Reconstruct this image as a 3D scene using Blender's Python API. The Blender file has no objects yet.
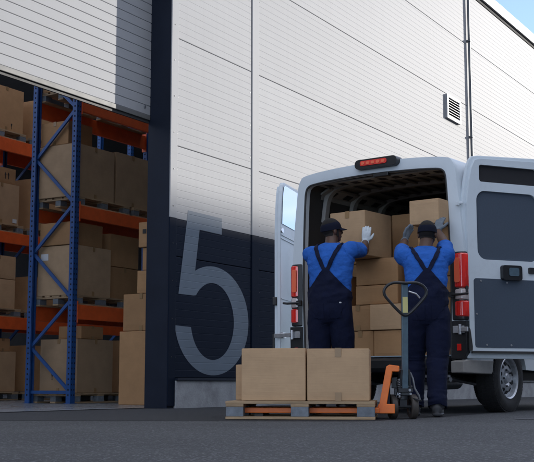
import bpy, bmesh, math, random
import numpy as np
from mathutils import Vector, Matrix, noise
from mathutils.geometry import tessellate_polygon
random.seed(7)
PI = math.pi
R_ = math.radians
S = bpy.context.scene
COL = S.collection

# ------------------------------------------------------------------ camera
CAM_H = 0.285
cam_d = bpy.data.cameras.new('camera')
cam = bpy.data.objects.new('camera', cam_d)
COL.objects.link(cam)
cam.location = (0, 0, CAM_H)
cam.rotation_euler = (R_(90 + 7.9185), 0, 0)
cam_d.sensor_width = 36.0
cam_d.lens = 36.0 * 1100.0 / 534.0
cam_d.clip_start = 0.05
cam_d.clip_end = 3000
S.camera = cam

# ------------------------------------------------------------------ building frame (s along wall, n into the building)
BO = Vector((-1.12524, 13.03009, 0))
BW = Vector((0.513727, 0.857954, 0))
BN = Vector((-0.857954, 0.513727, 0))
BANG = math.atan2(BW.y, BW.x)
def bp(s, n, z=0): return BO + BW * s + BN * n + Vector((0, 0, z))

# ------------------------------------------------------------------ world, sun, exposure
SUN_EL = 15.0
to_sun = (BW * 0.908 - BN * 0.419).normalized()
sun_vec = Vector((to_sun.x * math.cos(R_(SUN_EL)), to_sun.y * math.cos(R_(SUN_EL)), math.sin(R_(SUN_EL))))
wd = bpy.data.worlds.new('World'); S.world = wd; wd.use_nodes = True
wn = wd.node_tree.nodes; wl = wd.node_tree.links
bg = wn['Background']
sky = wn.new('ShaderNodeTexSky'); sky.sky_type = 'NISHITA'; sky.sun_disc = False
sky.sun_elevation = R_(SUN_EL); sky.sun_rotation = math.atan2(to_sun.x, to_sun.y)
sky.air_density = 0.5; sky.dust_density = 0.1; sky.ozone_density = 1.6
tc = wn.new('ShaderNodeTexCoord')
mp = wn.new('ShaderNodeMapping'); mp.inputs['Scale'].default_value = (1.0, 1.0, 2.6); mp.inputs['Location'].default_value = (.35, .1, .9)
nz = wn.new('ShaderNodeTexNoise'); nz.inputs['Scale'].default_value = 3.2; nz.inputs['Detail'].default_value = 7; nz.inputs['Roughness'].default_value = .6
cr = wn.new('ShaderNodeValToRGB'); cr.color_ramp.elements[0].position = .42; cr.color_ramp.elements[1].position = .66
cr.color_ramp.elements[0].color = (.05, .05, .05, 1); cr.color_ramp.elements[1].color = (.75, .75, .75, 1)
mx = wn.new('ShaderNodeMix'); mx.data_type = 'RGBA'
wl.new(tc.outputs['Generated'], mp.inputs[0]); wl.new(mp.outputs[0], nz.inputs['Vector']); wl.new(nz.outputs['Fac'], cr.inputs[0])
wl.new(cr.outputs[0], mx.inputs[0]); tn = wn.new('ShaderNodeVectorMath'); tn.operation = 'MULTIPLY'; tn.inputs[1].default_value = (.62, .64, .70)
wl.new(sky.outputs[0], tn.inputs[0]); wl.new(tn.outputs[0], mx.inputs[6]); mx.inputs[7].default_value = (6.2, 6.2, 6.3, 1)
wl.new(mx.outputs[2], bg.inputs[0])
bg.inputs[1].default_value = 0.15
sd = bpy.data.lights.new('sun', 'SUN'); sun = bpy.data.objects.new('sun', sd); COL.objects.link(sun)
sd.energy = 2.0; sd.angle = R_(0.5); sd.color = (1.0, .95, .88)
sun.rotation_euler = (-sun_vec).to_track_quat('-Z', 'Y').to_euler()
sun.location = (30, 10, 40)
S.view_settings.view_transform = 'Standard'; S.view_settings.look = 'None'; S.view_settings.gamma = 1
S.view_settings.exposure = 1.75
S.render.engine = 'CYCLES'
S.render.resolution_x = 1024; S.render.resolution_y = 886

# ------------------------------------------------------------------ materials
MATS = {}
def newmat(name):
    m = bpy.data.materials.new(name); m.use_nodes = True; MATS[name] = m
    nt = m.node_tree
    return m, nt, nt.nodes['Principled BSDF']
def pm(name, col, rough=.5, metal=0, var=.0, nscale=6, bump=0, bscale=60, coat=0, spec=.5, rnd=0, stretch=(1, 1, 1), dirt=None, coord='Object', alpha=None):
    m, nt, b = newmat(name); N = nt.nodes; L = nt.links
    b.inputs['Base Color'].default_value = (*col, 1); b.inputs['Roughness'].default_value = rough
    b.inputs['Metallic'].default_value = metal; b.inputs['Coat Weight'].default_value = coat
    b.inputs['Coat Roughness'].default_value = .08
    b.inputs['Specular IOR Level'].default_value = spec
    tcn = N.new('ShaderNodeTexCoord'); mpn = N.new('ShaderNodeMapping'); mpn.inputs['Scale'].default_value = stretch
    L.new(tcn.outputs[coord], mpn.inputs[0])
    oi = N.new('ShaderNodeObjectInfo')
    ofs = N.new('ShaderNodeVectorMath'); ofs.operation = 'MULTIPLY_ADD'
    L.new(oi.outputs['Random'], ofs.inputs[0]); ofs.inputs[1].default_value = (37, 53, 71) if coord == 'Object' else (0, 0, 0)
    L.new(mpn.outputs[0], ofs.inputs[2])
    src = None
    if var or dirt or rnd:
        t = N.new('ShaderNodeTexNoise'); t.inputs['Scale'].default_value = nscale; t.inputs['Detail'].default_value = 6; t.inputs['Roughness'].default_value = .62
        L.new(ofs.outputs[0], t.inputs['Vector'])
        mr = N.new('ShaderNodeMapRange'); mr.inputs[1].default_value = .25; mr.inputs[2].default_value = .75
        mr.inputs[3].default_value = 1 - var; mr.inputs[4].default_value = 1 + var
        L.new(t.outputs['Fac'], mr.inputs[0]); val = mr.outputs[0]
        if rnd:
            r2 = N.new('ShaderNodeMapRange'); r2.inputs[3].default_value = 1 - rnd; r2.inputs[4].default_value = 1 + rnd
            L.new(oi.outputs['Random'], r2.inputs[0])
            mu = N.new('ShaderNodeMath'); mu.operation = 'MULTIPLY'; L.new(val, mu.inputs[0]); L.new(r2.outputs[0], mu.inputs[1]); val = mu.outputs[0]
        sc = N.new('ShaderNodeVectorMath'); sc.operation = 'SCALE'; sc.inputs[0].default_value = col; L.new(val, sc.inputs['Scale'])
        src = sc.outputs[0]
        if dirt:
            t2 = N.new('ShaderNodeTexNoise'); t2.inputs['Scale'].default_value = dirt[1]; t2.inputs['Detail'].default_value = 8; t2.inputs['Roughness'].default_value = .7
            L.new(ofs.outputs[0], t2.inputs['Vector'])
            rp = N.new('ShaderNodeMapRange'); rp.inputs[1].default_value = dirt[2]; rp.inputs[2].default_value = dirt[3]; rp.inputs[3].default_value = 0; rp.inputs[4].default_value = dirt[4]
            L.new(t2.outputs['Fac'], rp.inputs[0])
            mxx = N.new('ShaderNodeMix'); mxx.data_type = 'RGBA'; L.new(rp.outputs[0], mxx.inputs[0]); L.new(src, mxx.inputs[6]); mxx.inputs[7].default_value = (*dirt[0], 1)
            src = mxx.outputs[2]
        L.new(src, b.inputs['Base Color'])
        rr = N.new('ShaderNodeMapRange'); rr.inputs[3].default_value = max(.02, rough - .12); rr.inputs[4].default_value = min(1, rough + .12)
        L.new(t.outputs['Fac'], rr.inputs[0]); L.new(rr.outputs[0], b.inputs['Roughness'])
    if bump:
        t3 = N.new('ShaderNodeTexNoise'); t3.inputs['Scale'].default_value = bscale; t3.inputs['Detail'].default_value = 4
        L.new(ofs.outputs[0], t3.inputs['Vector'])
        bn = N.new('ShaderNodeBump'); bn.inputs['Strength'].default_value = 1; bn.inputs['Distance'].default_value = bump
        L.new(t3.outputs['Fac'], bn.inputs['Height']); L.new(bn.outputs[0], b.inputs['Normal'])
    return m

# asphalt with aggregate
def asphalt(name, c0, c1, rough):
    m, nt, b = newmat(name); N = nt.nodes; L = nt.links
    tcn = N.new('ShaderNodeTexCoord')
    big = N.new('ShaderNodeTexNoise'); big.inputs['Scale'].default_value = .55; big.inputs['Detail'].default_value = 8; big.inputs['Roughness'].default_value = .65
    vo = N.new('ShaderNodeTexVoronoi'); vo.inputs['Scale'].default_value = 110; vo.inputs['Randomness'].default_value = 1
    fi = N.new('ShaderNodeTexNoise'); fi.inputs['Scale'].default_value = 80; fi.inputs['Detail'].default_value = 6; fi.inputs['Roughness'].default_value = .75
    for n in (big, vo, fi): L.new(tcn.outputs['Object'], n.inputs['Vector'])
    cm = N.new('ShaderNodeMix'); cm.data_type = 'RGBA'; cm.inputs[6].default_value = (*c0, 1); cm.inputs[7].default_value = (*c1, 1)
    a = N.new('ShaderNodeMath'); a.operation = 'MULTIPLY_ADD'; L.new(fi.outputs['Fac'], a.inputs[0]); a.inputs[1].default_value = 1.6; a.inputs[2].default_value = -.8
    a2 = N.new('ShaderNodeMath'); a2.operation = 'ADD'; a2.use_clamp = True; L.new(a.outputs[0], a2.inputs[0]); L.new(big.outputs['Fac'], a2.inputs[1])
    L.new(a2.outputs[0], cm.inputs[0])
    # pale stones
    sp = N.new('ShaderNodeSeparateColor'); L.new(vo.outputs['Color'], sp.inputs[0])
    gt = N.new('ShaderNodeMapRange'); gt.inputs[1].default_value = .8; gt.inputs[2].default_value = 1.0; gt.inputs[4].default_value = .6
    L.new(sp.outputs[0], gt.inputs[0])
    c2 = N.new('ShaderNodeMix'); c2.data_type = 'RGBA'; L.new(gt.outputs[0], c2.inputs[0]); L.new(cm.outputs[2], c2.inputs[6]); c2.inputs[7].default_value = (c1[0] * 2.6, c1[1] * 2.6, c1[2] * 2.6, 1)
    L.new(c2.outputs[2], b.inputs['Base Color'])
    b.inputs['Roughness'].default_value = rough; b.inputs['Specular IOR Level'].default_value = .3
    bn = N.new('ShaderNodeBump'); bn.inputs['Distance'].default_value = .010; bn.inputs['Strength'].default_value = 1
    ad = N.new('ShaderNodeMath'); ad.operation = 'SUBTRACT'; L.new(fi.outputs['Fac'], ad.inputs[0]); L.new(vo.outputs['Distance'], ad.inputs[1])
    L.new(ad.outputs[0], bn.inputs['Height']); L.new(bn.outputs[0], b.inputs['Normal'])
    return m
asphalt('asphalt', (.042, .044, .047), (.118, .121, .125), .85)
asphalt('asphalt_shade', (.020, .022, .026), (.040, .042, .046), .75)  # asphalt with the shade along the wall painted into its colour

# wall cladding: white above, navy painted band below z = 2.26 (a paint line)
def cladding():
    m, nt, b = newmat('cladding'); N = nt.nodes; L = nt.links
    geo = N.new('ShaderNodeNewGeometry'); sx = N.new('ShaderNodeSeparateXYZ'); L.new(geo.outputs['Position'], sx.inputs[0])
    st = N.new('ShaderNodeMath'); st.operation = 'GREATER_THAN'; st.inputs[1].default_value = 2.26; L.new(sx.outputs['Z'], st.inputs[0])
    tcn = N.new('ShaderNodeTexCoord'); mpn = N.new('ShaderNodeMapping'); mpn.inputs['Scale'].default_value = (.35, 1, 1.4); L.new(tcn.outputs['Object'], mpn.inputs[0])
    t = N.new('ShaderNodeTexNoise'); t.inputs['Scale'].default_value = 1.2; t.inputs['Detail'].default_value = 7; t.inputs['Roughness'].default_value = .6; L.new(mpn.outputs[0], t.inputs['Vector'])
    mr = N.new('ShaderNodeMapRange'); mr.inputs[3].default_value = .95; mr.inputs[4].default_value = 1.05; L.new(t.outputs['Fac'], mr.inputs[0])
    mxx = N.new('ShaderNodeMix'); mxx.data_type = 'RGBA'; L.new(st.outputs[0], mxx.inputs[0])
    mxx.inputs[6].default_value = (.008, .013, .026, 1); mxx.inputs[7].default_value = (.36, .364, .372, 1)
    sc = N.new('ShaderNodeVectorMath'); sc.operation = 'SCALE'; L.new(mxx.outputs[2], sc.inputs[0]); L.new(mr.outputs[0], sc.inputs['Scale'])
    # streaks of rain dirt
    mp2 = N.new('ShaderNodeMapping'); mp2.inputs['Scale'].default_value = (9, 1, .25); L.new(tcn.outputs['Object'], mp2.inputs[0])
    t2 = N.new('ShaderNodeTexNoise'); t2.inputs['Scale'].default_value = 1.5; t2.inputs['Detail'].default_value = 6; L.new(mp2.outputs[0], t2.inputs['Vector'])
    m2 = N.new('ShaderNodeMapRange'); m2.inputs[1].default_value = .45; m2.inputs[2].default_value = .8; m2.inputs[3].default_value = 1; m2.inputs[4].default_value = .955; L.new(t2.outputs['Fac'], m2.inputs[0])
    s3 = N.new('ShaderNodeVectorMath'); s3.operation = 'SCALE'; L.new(sc.outputs[0], s3.inputs[0]); L.new(m2.outputs[0], s3.inputs['Scale'])
    oi = N.new('ShaderNodeObjectInfo'); r4 = N.new('ShaderNodeMapRange'); r4.inputs[3].default_value = .97; r4.inputs[4].default_value = 1.03; L.new(oi.outputs['Random'], r4.inputs[0])
    s4 = N.new('ShaderNodeVectorMath'); s4.operation = 'SCALE'; L.new(s3.outputs[0], s4.inputs[0]); L.new(r4.outputs[0], s4.inputs['Scale'])
    L.new(s4.outputs[0], b.inputs['Base Color'])
    b.inputs['Roughness'].default_value = .6; b.inputs['Specular IOR Level'].default_value = .06
    bn = N.new('ShaderNodeBump'); bn.inputs['Distance'].default_value = .012; bn.inputs['Strength'].default_value = .35; L.new(t.outputs['Fac'], bn.inputs['Height']); L.new(bn.outputs[0], b.inputs['Normal'])
    return m
cladding()
pm('digit', (.15, .185, .225), .6, spec=.15, var=.10, nscale=3)
pm('door_white', (.36, .365, .375), .6, spec=.1, var=.06, nscale=3)
pm('navy', (.012, .017, .030), .5, spec=.2, var=.15, nscale=4, bump=.001, bscale=9)
pm('seal', (.035, .035, .035), .7, var=.2)
pm('concrete', (.34, .35, .36), .85, var=.22, nscale=5, bump=.004, bscale=40, dirt=((.12, .12, .12), 2.0, .5, .75, .7))
pm('rail_grey', (.13, .13, .125), .6, var=.1)
pm('trim_grey', (.30, .305, .315), .45, var=.08)
pm('pipe_grey', (.10, .11, .12), .45, var=.1)
pm('capping', (.36, .36, .37), .4, var=.08)
pm('black_gap', (.012, .012, .013), .9)
pm('gap_grey', (.085, .087, .09), .8)
pm('metal_dark', (.055, .057, .06), .45, metal=.6, var=.25, nscale=14)
pm('steel', (.55, .56, .58), .38, metal=.9, var=.2, nscale=20)
pm('interior_wall', (.20, .20, .20), .8, var=.1)
pm('floor_epoxy', (.16, .18, .20), .28, var=.15, nscale=2.5, bump=.0006, bscale=30)
pm('rack_blue', (.016, .080, .27), .42, var=.18, nscale=9, dirt=((.10, .10, .11), 14, .62, .8, .5))
pm('rack_orange', (.78, .125, .028), .42, var=.14, nscale=8, dirt=((.16, .10, .07), 12, .62, .8, .5))
pm('wood', (.36, .25, .145), .8, var=.28, nscale=5, rnd=.22, bump=.0015, bscale=60, stretch=(1, 7, 7))
pm('wood_block', (.16, .18, .20), .85, var=.3, nscale=20, rnd=.2, bump=.0015, bscale=50)
pm('tape', (.30, .185, .085), .32, var=.1)
pm('print_black', (.03, .028, .026), .7)
pm('paper', (.62, .64, .66), .6, var=.05)
pm('yellow_label', (.55, .50, .20), .5, var=.1)
pm('van_paint', (.64, .70, .735), .45, var=.03, nscale=2, coat=.08, spec=.3, dirt=((.33, .34, .34), 5, .55, .85, .35))
pm('van_interior', (.045, .042, .040), .75, var=.15)
pm('van_rib', (.30, .29, .27), .6, var=.2, nscale=12)
pm('roof_lining', (.24, .23, .21), .6, var=.2, nscale=6)
pm('van_floor', (.09, .085, .08), .7, var=.2)
pm('door_panel', (.058, .078, .108), .62, var=.12, nscale=60, bump=.0006, bscale=350)
pm('slot_dark', (.014, .014, .017), .7)
pm('plastic_black', (.014, .015, .017), .42, var=.2, nscale=30)
pm('rubber', (.018, .018, .019), .75, var=.35, nscale=40, bump=.002, bscale=120, dirt=((.09, .085, .08), 9, .5, .8, .5))
pm('rim_silver', (.50, .52, .55), .38, metal=.55, var=.2, nscale=25, dirt=((.12, .11, .10), 12, .5, .8, .6))
pm('glass_dark', (.02, .025, .03), .05, coat=1, spec=.8)
pm('lens_red', (.80, .022, .014), .16, coat=1, var=.1, nscale=30)
pm('lens_orange', (.95, .16, .07), .2, coat=1)
pm('lens_clear', (.62, .55, .53), .15, coat=1)
pm('bumper_grey', (.30, .29, .27), .6, var=.12, dirt=((.12, .11, .10), 8, .5, .8, .5))
pm('sill_plate', (.42, .52, .60), .35, metal=.5, var=.1)
pm('jack_orange', (.78, .17, .018), .42, var=.14, nscale=14, dirt=((.12, .06, .03), 16, .6, .8, .6))
pm('mast_grey', (.075, .12, .15), .42, var=.2, nscale=20)
pm('poly_wheel', (.055, .046, .038), .55, var=.3, nscale=30)
pm('shirt_blue', (.026, .115, .43), .9, spec=.15, var=.14, nscale=24, bump=.014, bscale=13, stretch=(1, 1, 1.5))
pm('overall_navy', (.006, .009, .028), .9, spec=.2, var=.18, nscale=20, bump=.014, bscale=13, stretch=(1, 1, .7))
pm('cap_navy', (.008, .010, .022), .9, spec=.15, var=.15, nscale=40, bump=.001, bscale=300)
pm('skin', (.085, .040, .024), .48, var=.12, nscale=30, bump=.0006, bscale=180)
pm('hair', (.010, .008, .007), .9, bump=.003, bscale=400)
pm('glove_white', (.55, .60, .63), .8, var=.14, nscale=40, bump=.001, bscale=250)
pm('glove_dark', (.13, .155, .18), .8, var=.2, nscale=40, bump=.001, bscale=250)
pm('boot', (.03, .032, .036), .6, var=.3, nscale=30)
pm('eye_white', (.6, .58, .55), .3)
pm('line_paint', (.20, .20, .20), .7, var=.3, nscale=8)
pm('render_grey', (.10, .105, .11), .85, var=.1)

def cardboard(name, col):
    m, nt, b = newmat(name); N = nt.nodes; L = nt.links
    oi = N.new('ShaderNodeObjectInfo'); tcn = N.new('ShaderNodeTexCoord')
    of = N.new('ShaderNodeVectorMath'); of.operation = 'MULTIPLY_ADD'; L.new(oi.outputs['Random'], of.inputs[0]); of.inputs[1].default_value = (31, 47, 19); L.new(tcn.outputs['Object'], of.inputs[2])
    t = N.new('ShaderNodeTexNoise'); t.inputs['Scale'].default_value = 4; t.inputs['Detail'].default_value = 8; t.inputs['Roughness'].default_value = .65; L.new(of.outputs[0], t.inputs['Vector'])
    w = N.new('ShaderNodeTexNoise'); w.inputs['Scale'].default_value = 6; w.inputs['Detail'].default_value = 3
    mpn = N.new('ShaderNodeMapping'); mpn.inputs['Scale'].default_value = (1, 1, 30); L.new(of.outputs[0], mpn.inputs[0]); L.new(mpn.outputs[0], w.inputs['Vector'])
    mr = N.new('ShaderNodeMapRange'); mr.inputs[1].default_value = .25; mr.inputs[2].default_value = .75; mr.inputs[3].default_value = .86; mr.inputs[4].default_value = 1.12; L.new(t.outputs['Fac'], mr.inputs[0])
    m2 = N.new('ShaderNodeMapRange'); m2.inputs[3].default_value = .96; m2.inputs[4].default_value = 1.04; L.new(w.outputs['Fac'], m2.inputs[0])
    m3 = N.new('ShaderNodeMapRange'); m3.inputs[3].default_value = .86; m3.inputs[4].default_value = 1.14; L.new(oi.outputs['Random'], m3.inputs[0])
    a = N.new('ShaderNodeMath'); a.operation = 'MULTIPLY'; L.new(mr.outputs[0], a.inputs[0]); L.new(m2.outputs[0], a.inputs[1])
    a2 = N.new('ShaderNodeMath'); a2.operation = 'MULTIPLY'; L.new(a.outputs[0], a2.inputs[0]); L.new(m3.outputs[0], a2.inputs[1])
    sc = N.new('ShaderNodeVectorMath'); sc.operation = 'SCALE'; sc.inputs[0].default_value = col; L.new(a2.outputs[0], sc.inputs['Scale'])
    L.new(sc.outputs[0], b.inputs['Base Color']); b.inputs['Roughness'].default_value = .78; b.inputs['Specular IOR Level'].default_value = .3
    bn = N.new('ShaderNodeBump'); bn.inputs['Distance'].default_value = .0012; bn.inputs['Strength'].default_value = .7
    L.new(w.outputs['Fac'], bn.inputs['Height']); L.new(bn.outputs[0], b.inputs['Normal'])
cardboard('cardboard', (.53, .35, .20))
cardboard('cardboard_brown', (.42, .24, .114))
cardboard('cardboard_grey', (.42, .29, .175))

# ------------------------------------------------------------------ mesh helpers
class MB:
    def __init__(s): s.v = []; s.f = []
    def add(s, vs, fs):
        o = len(s.v); s.v += [tuple(v) for v in vs]; s.f += [tuple(i + o for i in f) for f in fs]; return s
    def box(s, x0, x1, y0, y1, z0, z1):
        vs = [(x, y, z) for z in (z0, z1) for y in (y0, y1) for x in (x0, x1)]
        return s.add(vs, [(0, 2, 3, 1), (4, 5, 7, 6), (0, 1, 5, 4), (2, 6, 7, 3), (0, 4, 6, 2), (1, 3, 7, 5)])
    def bar(s, a, b, w, t, up=(0, 0, 1)):
        a = Vector(a); b = Vector(b); d = (b - a).normalized(); u = Vector(up)
        if abs(d.dot(u)) > .99: u = Vector((0, 1, 0))
        x = d.cross(u).normalized(); y = x.cross(d)
        vs = [p + x * (i * w / 2) + y * (j * t / 2) for p in (a, b) for i, j in ((-1, -1), (1, -1), (1, 1), (-1, 1))]
        return s.add(vs, [(0, 1, 2, 3), (7, 6, 5, 4), (0, 4, 5, 1), (1, 5, 6, 2), (2, 6, 7, 3), (3, 7, 4, 0)])
    def tube(s, pts, r, n=10, closed=False):
        pts = [Vector(p) for p in pts]; m = len(pts); rr = r if isinstance(r, (list, tuple)) else [r] * m
        rings = []; prev = None
        for i, p in enumerate(pts):
            if closed: d = (pts[(i + 1) % m] - pts[i - 1]).normalized()
            else: d = (pts[min(i + 1, m - 1)] - pts[max(i - 1, 0)]).normalized()
            if prev is None:
                u = Vector((0, 0, 1)) if abs(d.z) < .9 else Vector((1, 0, 0)); x = d.cross(u).normalized()
            else: x = (prev - d * prev.dot(d)).normalized()
            prev = x; y = d.cross(x)
            rings.append([p + (x * math.cos(2 * PI * k / n) + y * math.sin(2 * PI * k / n)) * rr[i] for k in range(n)])
        vs = [v for g in rings for v in g]; fs = []
        for i in range(m if closed else m - 1):
            a = i * n; b2 = ((i + 1) % m) * n
            for k in range(n): fs.append((a + k, a + (k + 1) % n, b2 + (k + 1) % n, b2 + k))
        if not closed: fs.append(tuple(range(n - 1, -1, -1))); fs.append(tuple((m - 1) * n + k for k in range(n)))
        return s.add(vs, fs)
    def lathe(s, prof, n=40, axis='x', c=(0, 0, 0), closed=True):
        # prof: (axial, radius)
        vs = []; fs = []; m = len(prof); c = Vector(c)
        for k in range(n):
            a = 2 * PI * k / n; ca, sa = math.cos(a), math.sin(a)
            for (h, r) in prof:
                vs.append(c + (Vector((h, r * ca, r * sa)) if axis == 'x' else Vector((r * ca, h, r * sa)) if axis == 'y' else Vector((r * ca, r * sa, h))))
        for k in range(n):
            k2 = (k + 1) % n
            for i in range(m if closed else m - 1):
                j = (i + 1) % m
                fs.append((k * m + i, k2 * m + i, k2 * m + j, k * m + j))
        return s.add(vs, fs)
    def prism(s, loops, y0, y1, map=None):
        # polygon (x,z) with optional holes, extruded along y
        loops = [[Vector((p[0], p[1], 0)) for p in l] for l in loops]
        tris = tessellate_polygon(loops); flat = [p for l in loops for p in l]; n = len(flat)
        vs = [(p.x, y0, p.y) for p in flat] + [(p.x, y1, p.y) for p in flat]
        fs = [t for t in tris] + [tuple(i + n for i in reversed(t)) for t in tris]
        o = 0
        for l in loops:
            k = len(l)
            for i in range(k): fs.append((o + i, o + (i + 1) % k, n + o + (i + 1) % k, n + o + i))
            o += k
        return s.add(vs, fs)
    def xform(s, M): s.v = [tuple(M @ Vector(v)) for v in s.v]; return s
    def mesh(s, name, bevel=0, seg=2, smooth=False, ang=35):
        me = bpy.data.meshes.new(name); bm = bmesh.new()
        bv = [bm.verts.new(v) for v in s.v]
        for f in s.f:
            try: bm.faces.new([bv[i] for i in f])
            except ValueError: pass
        bmesh.ops.recalc_face_normals(bm, faces=bm.faces)
        if bevel:
            es = [e for e in bm.edges if len(e.link_faces) == 2 and e.calc_face_angle(0) > R_(40)]
            bmesh.ops.bevel(bm, geom=es, offset=bevel, segments=seg, profile=.6, affect='EDGES', clamp_overlap=True)
        if smooth:
            for f in bm.faces: f.smooth = True
            for e in bm.edges:
                if len(e.link_faces) == 2 and e.calc_face_angle(0) > R_(ang): e.smooth = False
        bm.to_mesh(me); bm.free(); return me
    def build(s, name, mat, parent=None, loc=(0, 0, 0), rot=(0, 0, 0), **k):
        return link(name, s.mesh(name, **k), mat, parent, loc, rot)
def link(name, me, mat, parent=None, loc=(0, 0, 0), rot=(0, 0, 0)):
    o = bpy.data.objects.new(name, me)
    if mat and not me.materials: me.materials.append(MATS[mat])
    COL.objects.link(o); o.parent = parent; o.location = loc; o.rotation_euler = rot
    return o
def empty(name, loc, rz=0, parent=None):
    o = bpy.data.objects.new(name, None); COL.objects.link(o); o.location = loc; o.rotation_euler = (0, 0, rz); o.empty_display_size = .1; o.parent = parent
    return o
def tag(o, label, cat, group=None):
    o['label'] = label; o['category'] = cat
    if group: o['group'] = group
    return o
def structure(o): o['kind'] = 'structure'; return o
def stuff(o): o['kind'] = 'stuff'; return o
def kids(o): return [c for c in bpy.data.objects if c.parent == o]
def copy_tree(o, loc=None, rz=None, parent=None):
    c = o.copy(); COL.objects.link(c); c.parent = parent
    if loc is not None: c.location = loc
    if rz is not None: c.rotation_euler = (0, 0, rz)
    for ch in kids(o): copy_tree(ch, parent=c)
    return c
def rrect(x0, x1, z0, z1, r, n=6):
    pts = []
    for cx, cz, a0 in ((x1 - r, z1 - r, 0), (x0 + r, z1 - r, 90), (x0 + r, z0 + r, 180), (x1 - r, z0 + r, 270)):
        for k in range(n + 1):
            a = R_(a0 + 90 * k / n); pts.append((cx + r * math.cos(a), cz + r * math.sin(a)))
    return pts

# ------------------------------------------------------------------ ground
structure(MB().add([(-700, -700, 0), (700, -700, 0), (700, 900, 0), (-700, 900, 0)], [(0, 1, 2, 3)]).build('asphalt_yard', 'asphalt'))
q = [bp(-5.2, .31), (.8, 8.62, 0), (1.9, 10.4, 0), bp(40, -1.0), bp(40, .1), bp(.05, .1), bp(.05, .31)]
structure(MB().add([(p[0], p[1], .002) for p in q], [(0, 1, 6), (1, 2, 5), (2, 3, 4, 5), (1, 5, 6)]).build('asphalt_shade_strip', 'asphalt_shade'))  # shade on the ground by the wall, painted as a darker sheet
structure(MB().add([(2.02, 9.0, .004), (4.2, 8.93, .004), (4.2, 9.05, .004), (2.02, 9.10, .004)], [(0, 1, 2, 3)]).build('road_marking', 'line_paint'))
fl = [bp(-12, .30), bp(24, .30), bp(24, 18), bp(-12, 18)]
structure(MB().add([(p.x, p.y, .008) for p in fl], [(0, 1, 2, 3)]).build('warehouse_floor', 'floor_epoxy'))

# ------------------------------------------------------------------ warehouse
wh = empty('warehouse', BO, BANG)
tag(wh, 'warehouse with white ribbed metal wall, dark painted base and raised shutter door', 'building')
PITCH = .0896
def ribprofile(z0, z1):
    pts = [(0.004, z0), (0.0, z0 + .006)]; z = z0 + PITCH
    while z < z1 - .03:
        pts += [(0.0, z - .006), (.0016, z), (0.0, z + .006)]; z += PITCH
    pts += [(0.0, z1 - .006), (.004, z1)]
    return pts
def rib_at(z):
    for a, b in ROWS:
        if a <= z <= b:
            k = round((z - a) / PITCH)
            d = abs(z - a - k * PITCH)
            if 0 < k and a + k * PITCH < b - .03 and d < .006: return .0016 * (1 - d / .006)
            return 0
    return 0
JZ = [.36, 1.80, 3.15, 4.50, 5.845, 7.145, 8.28]
ROWS = [(JZ[i] + (.0035 if i else 0), JZ[i + 1] - .0035) for i in range(6)]
def panel(s0, s1, z0, z1):
    pr = ribprofile(z0, z1); n = len(pr); m = MB()
    vs = [(s0, y, z) for y, z in pr] + [(s1, y, z) for y, z in pr] + [(s0, .06, z0), (s0, .06, z1), (s1, .06, z0), (s1, .06, z1)]
    fs = [(i, i + 1, n + i + 1, n + i) for i in range(n - 1)]
    a, b, c, d = 2 * n, 2 * n + 1, 2 * n + 2, 2 * n + 3
    fs += [(a, b, d, c), (0, n, c, a), (n - 1, b, d, 2 * n - 1), tuple([a] + list(range(n)) + [b]), tuple([c] + list(range(n, 2 * n)) + [d])]
    m.add(vs, fs); return m.build('wall_panel', 'cladding', wh)
SEG = [(.062, 1.764), (1.972, 10.07), (10.19, 18.3), (18.42, 26.5), (26.62, 34.7)]
for s0, s1 in SEG:
    for z0, z1 in ROWS: panel(s0, s1, z0, z1)
for z0, z1 in ROWS: panel(-13, -5.3, z0, z1)
for z0, z1 in ROWS[4:]: panel(-5.2, -.09, z0, z1)
# core behind the panels
MB().box(.056, 34.7, .065, .29, 0, 8.27).build('wall_core', 'gap_grey', wh)
MB().box(-13, -5.25, .065, .29, 0, 8.27).build('wall_core', 'gap_grey', wh)
MB().box(-5.25, 0, .065, .29, 5.86, 8.27).build('wall_core', 'gap_grey', wh)
# corner trim beside the opening (white above the paint line), joint cover strips
MB().box(-.085, .055, -.016, .0, .03, 8.27).build('corner_trim', 'cladding', wh, bevel=.004)
MB().box(1.795, 1.966, -.008, .062, .36, 8.27).build('joint_cover', 'cladding', wh, bevel=.003)
for k in (10.13, 18.36, 26.56):
    MB().box(k - .05, k + .05, -.006, .062, .36, 8.27).build('joint_cover', 'cladding', wh, bevel=.003)
m = MB(); m.tube([(10.13, -.05, .1), (10.13, -.05, 8.2)], .026, 12); m.build('downpipe', 'pipe_grey', wh, smooth=True)
for z in (1.2, 3.2, 5.2, 7.2): MB().box(10.085, 10.175, -.09, -.004, z, z + .03).build('pipe_bracket', 'pipe_grey', wh)
m = MB()
for sx in (.072, -.02, 1.76 - .012, 1.985, 10.06, 10.2):
    z = .6
    while z < 8:
        y = -.0165 if sx == -.02 else 0
        m.lathe([(y - .004, .001), (y - .004, .006), (y + .001, .008), (y + .001, .001)], 6, 'y', (sx, 0, z)); z += .45
stuff(m.build('screws', 'metal_dark', wh))
# plinth
MB().box(.056, 34.7, -.035, .28, -.02, .325).build('plinth', 'concrete', wh, bevel=.012)
MB().box(-13, -5.25, -.035, .28, -.02, .325).build('plinth', 'concrete', wh, bevel=.012)
MB().box(.056, 34.7, -.055, .06, .328, .357).build('drip_flashing', 'navy', wh)
# jamb return, far jamb, lintel
MB().box(-.084, .054, .001, .325, .0, 5.86).build('door_jamb', 'navy', wh)
MB().box(-5.3, -5.22, .0, .42, .0, 5.86).build('door_jamb', 'navy', wh)
MB().box(-5.22, -.083, .05, .42, 5.78, 5.858).build('door_lintel', 'navy', wh)
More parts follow.
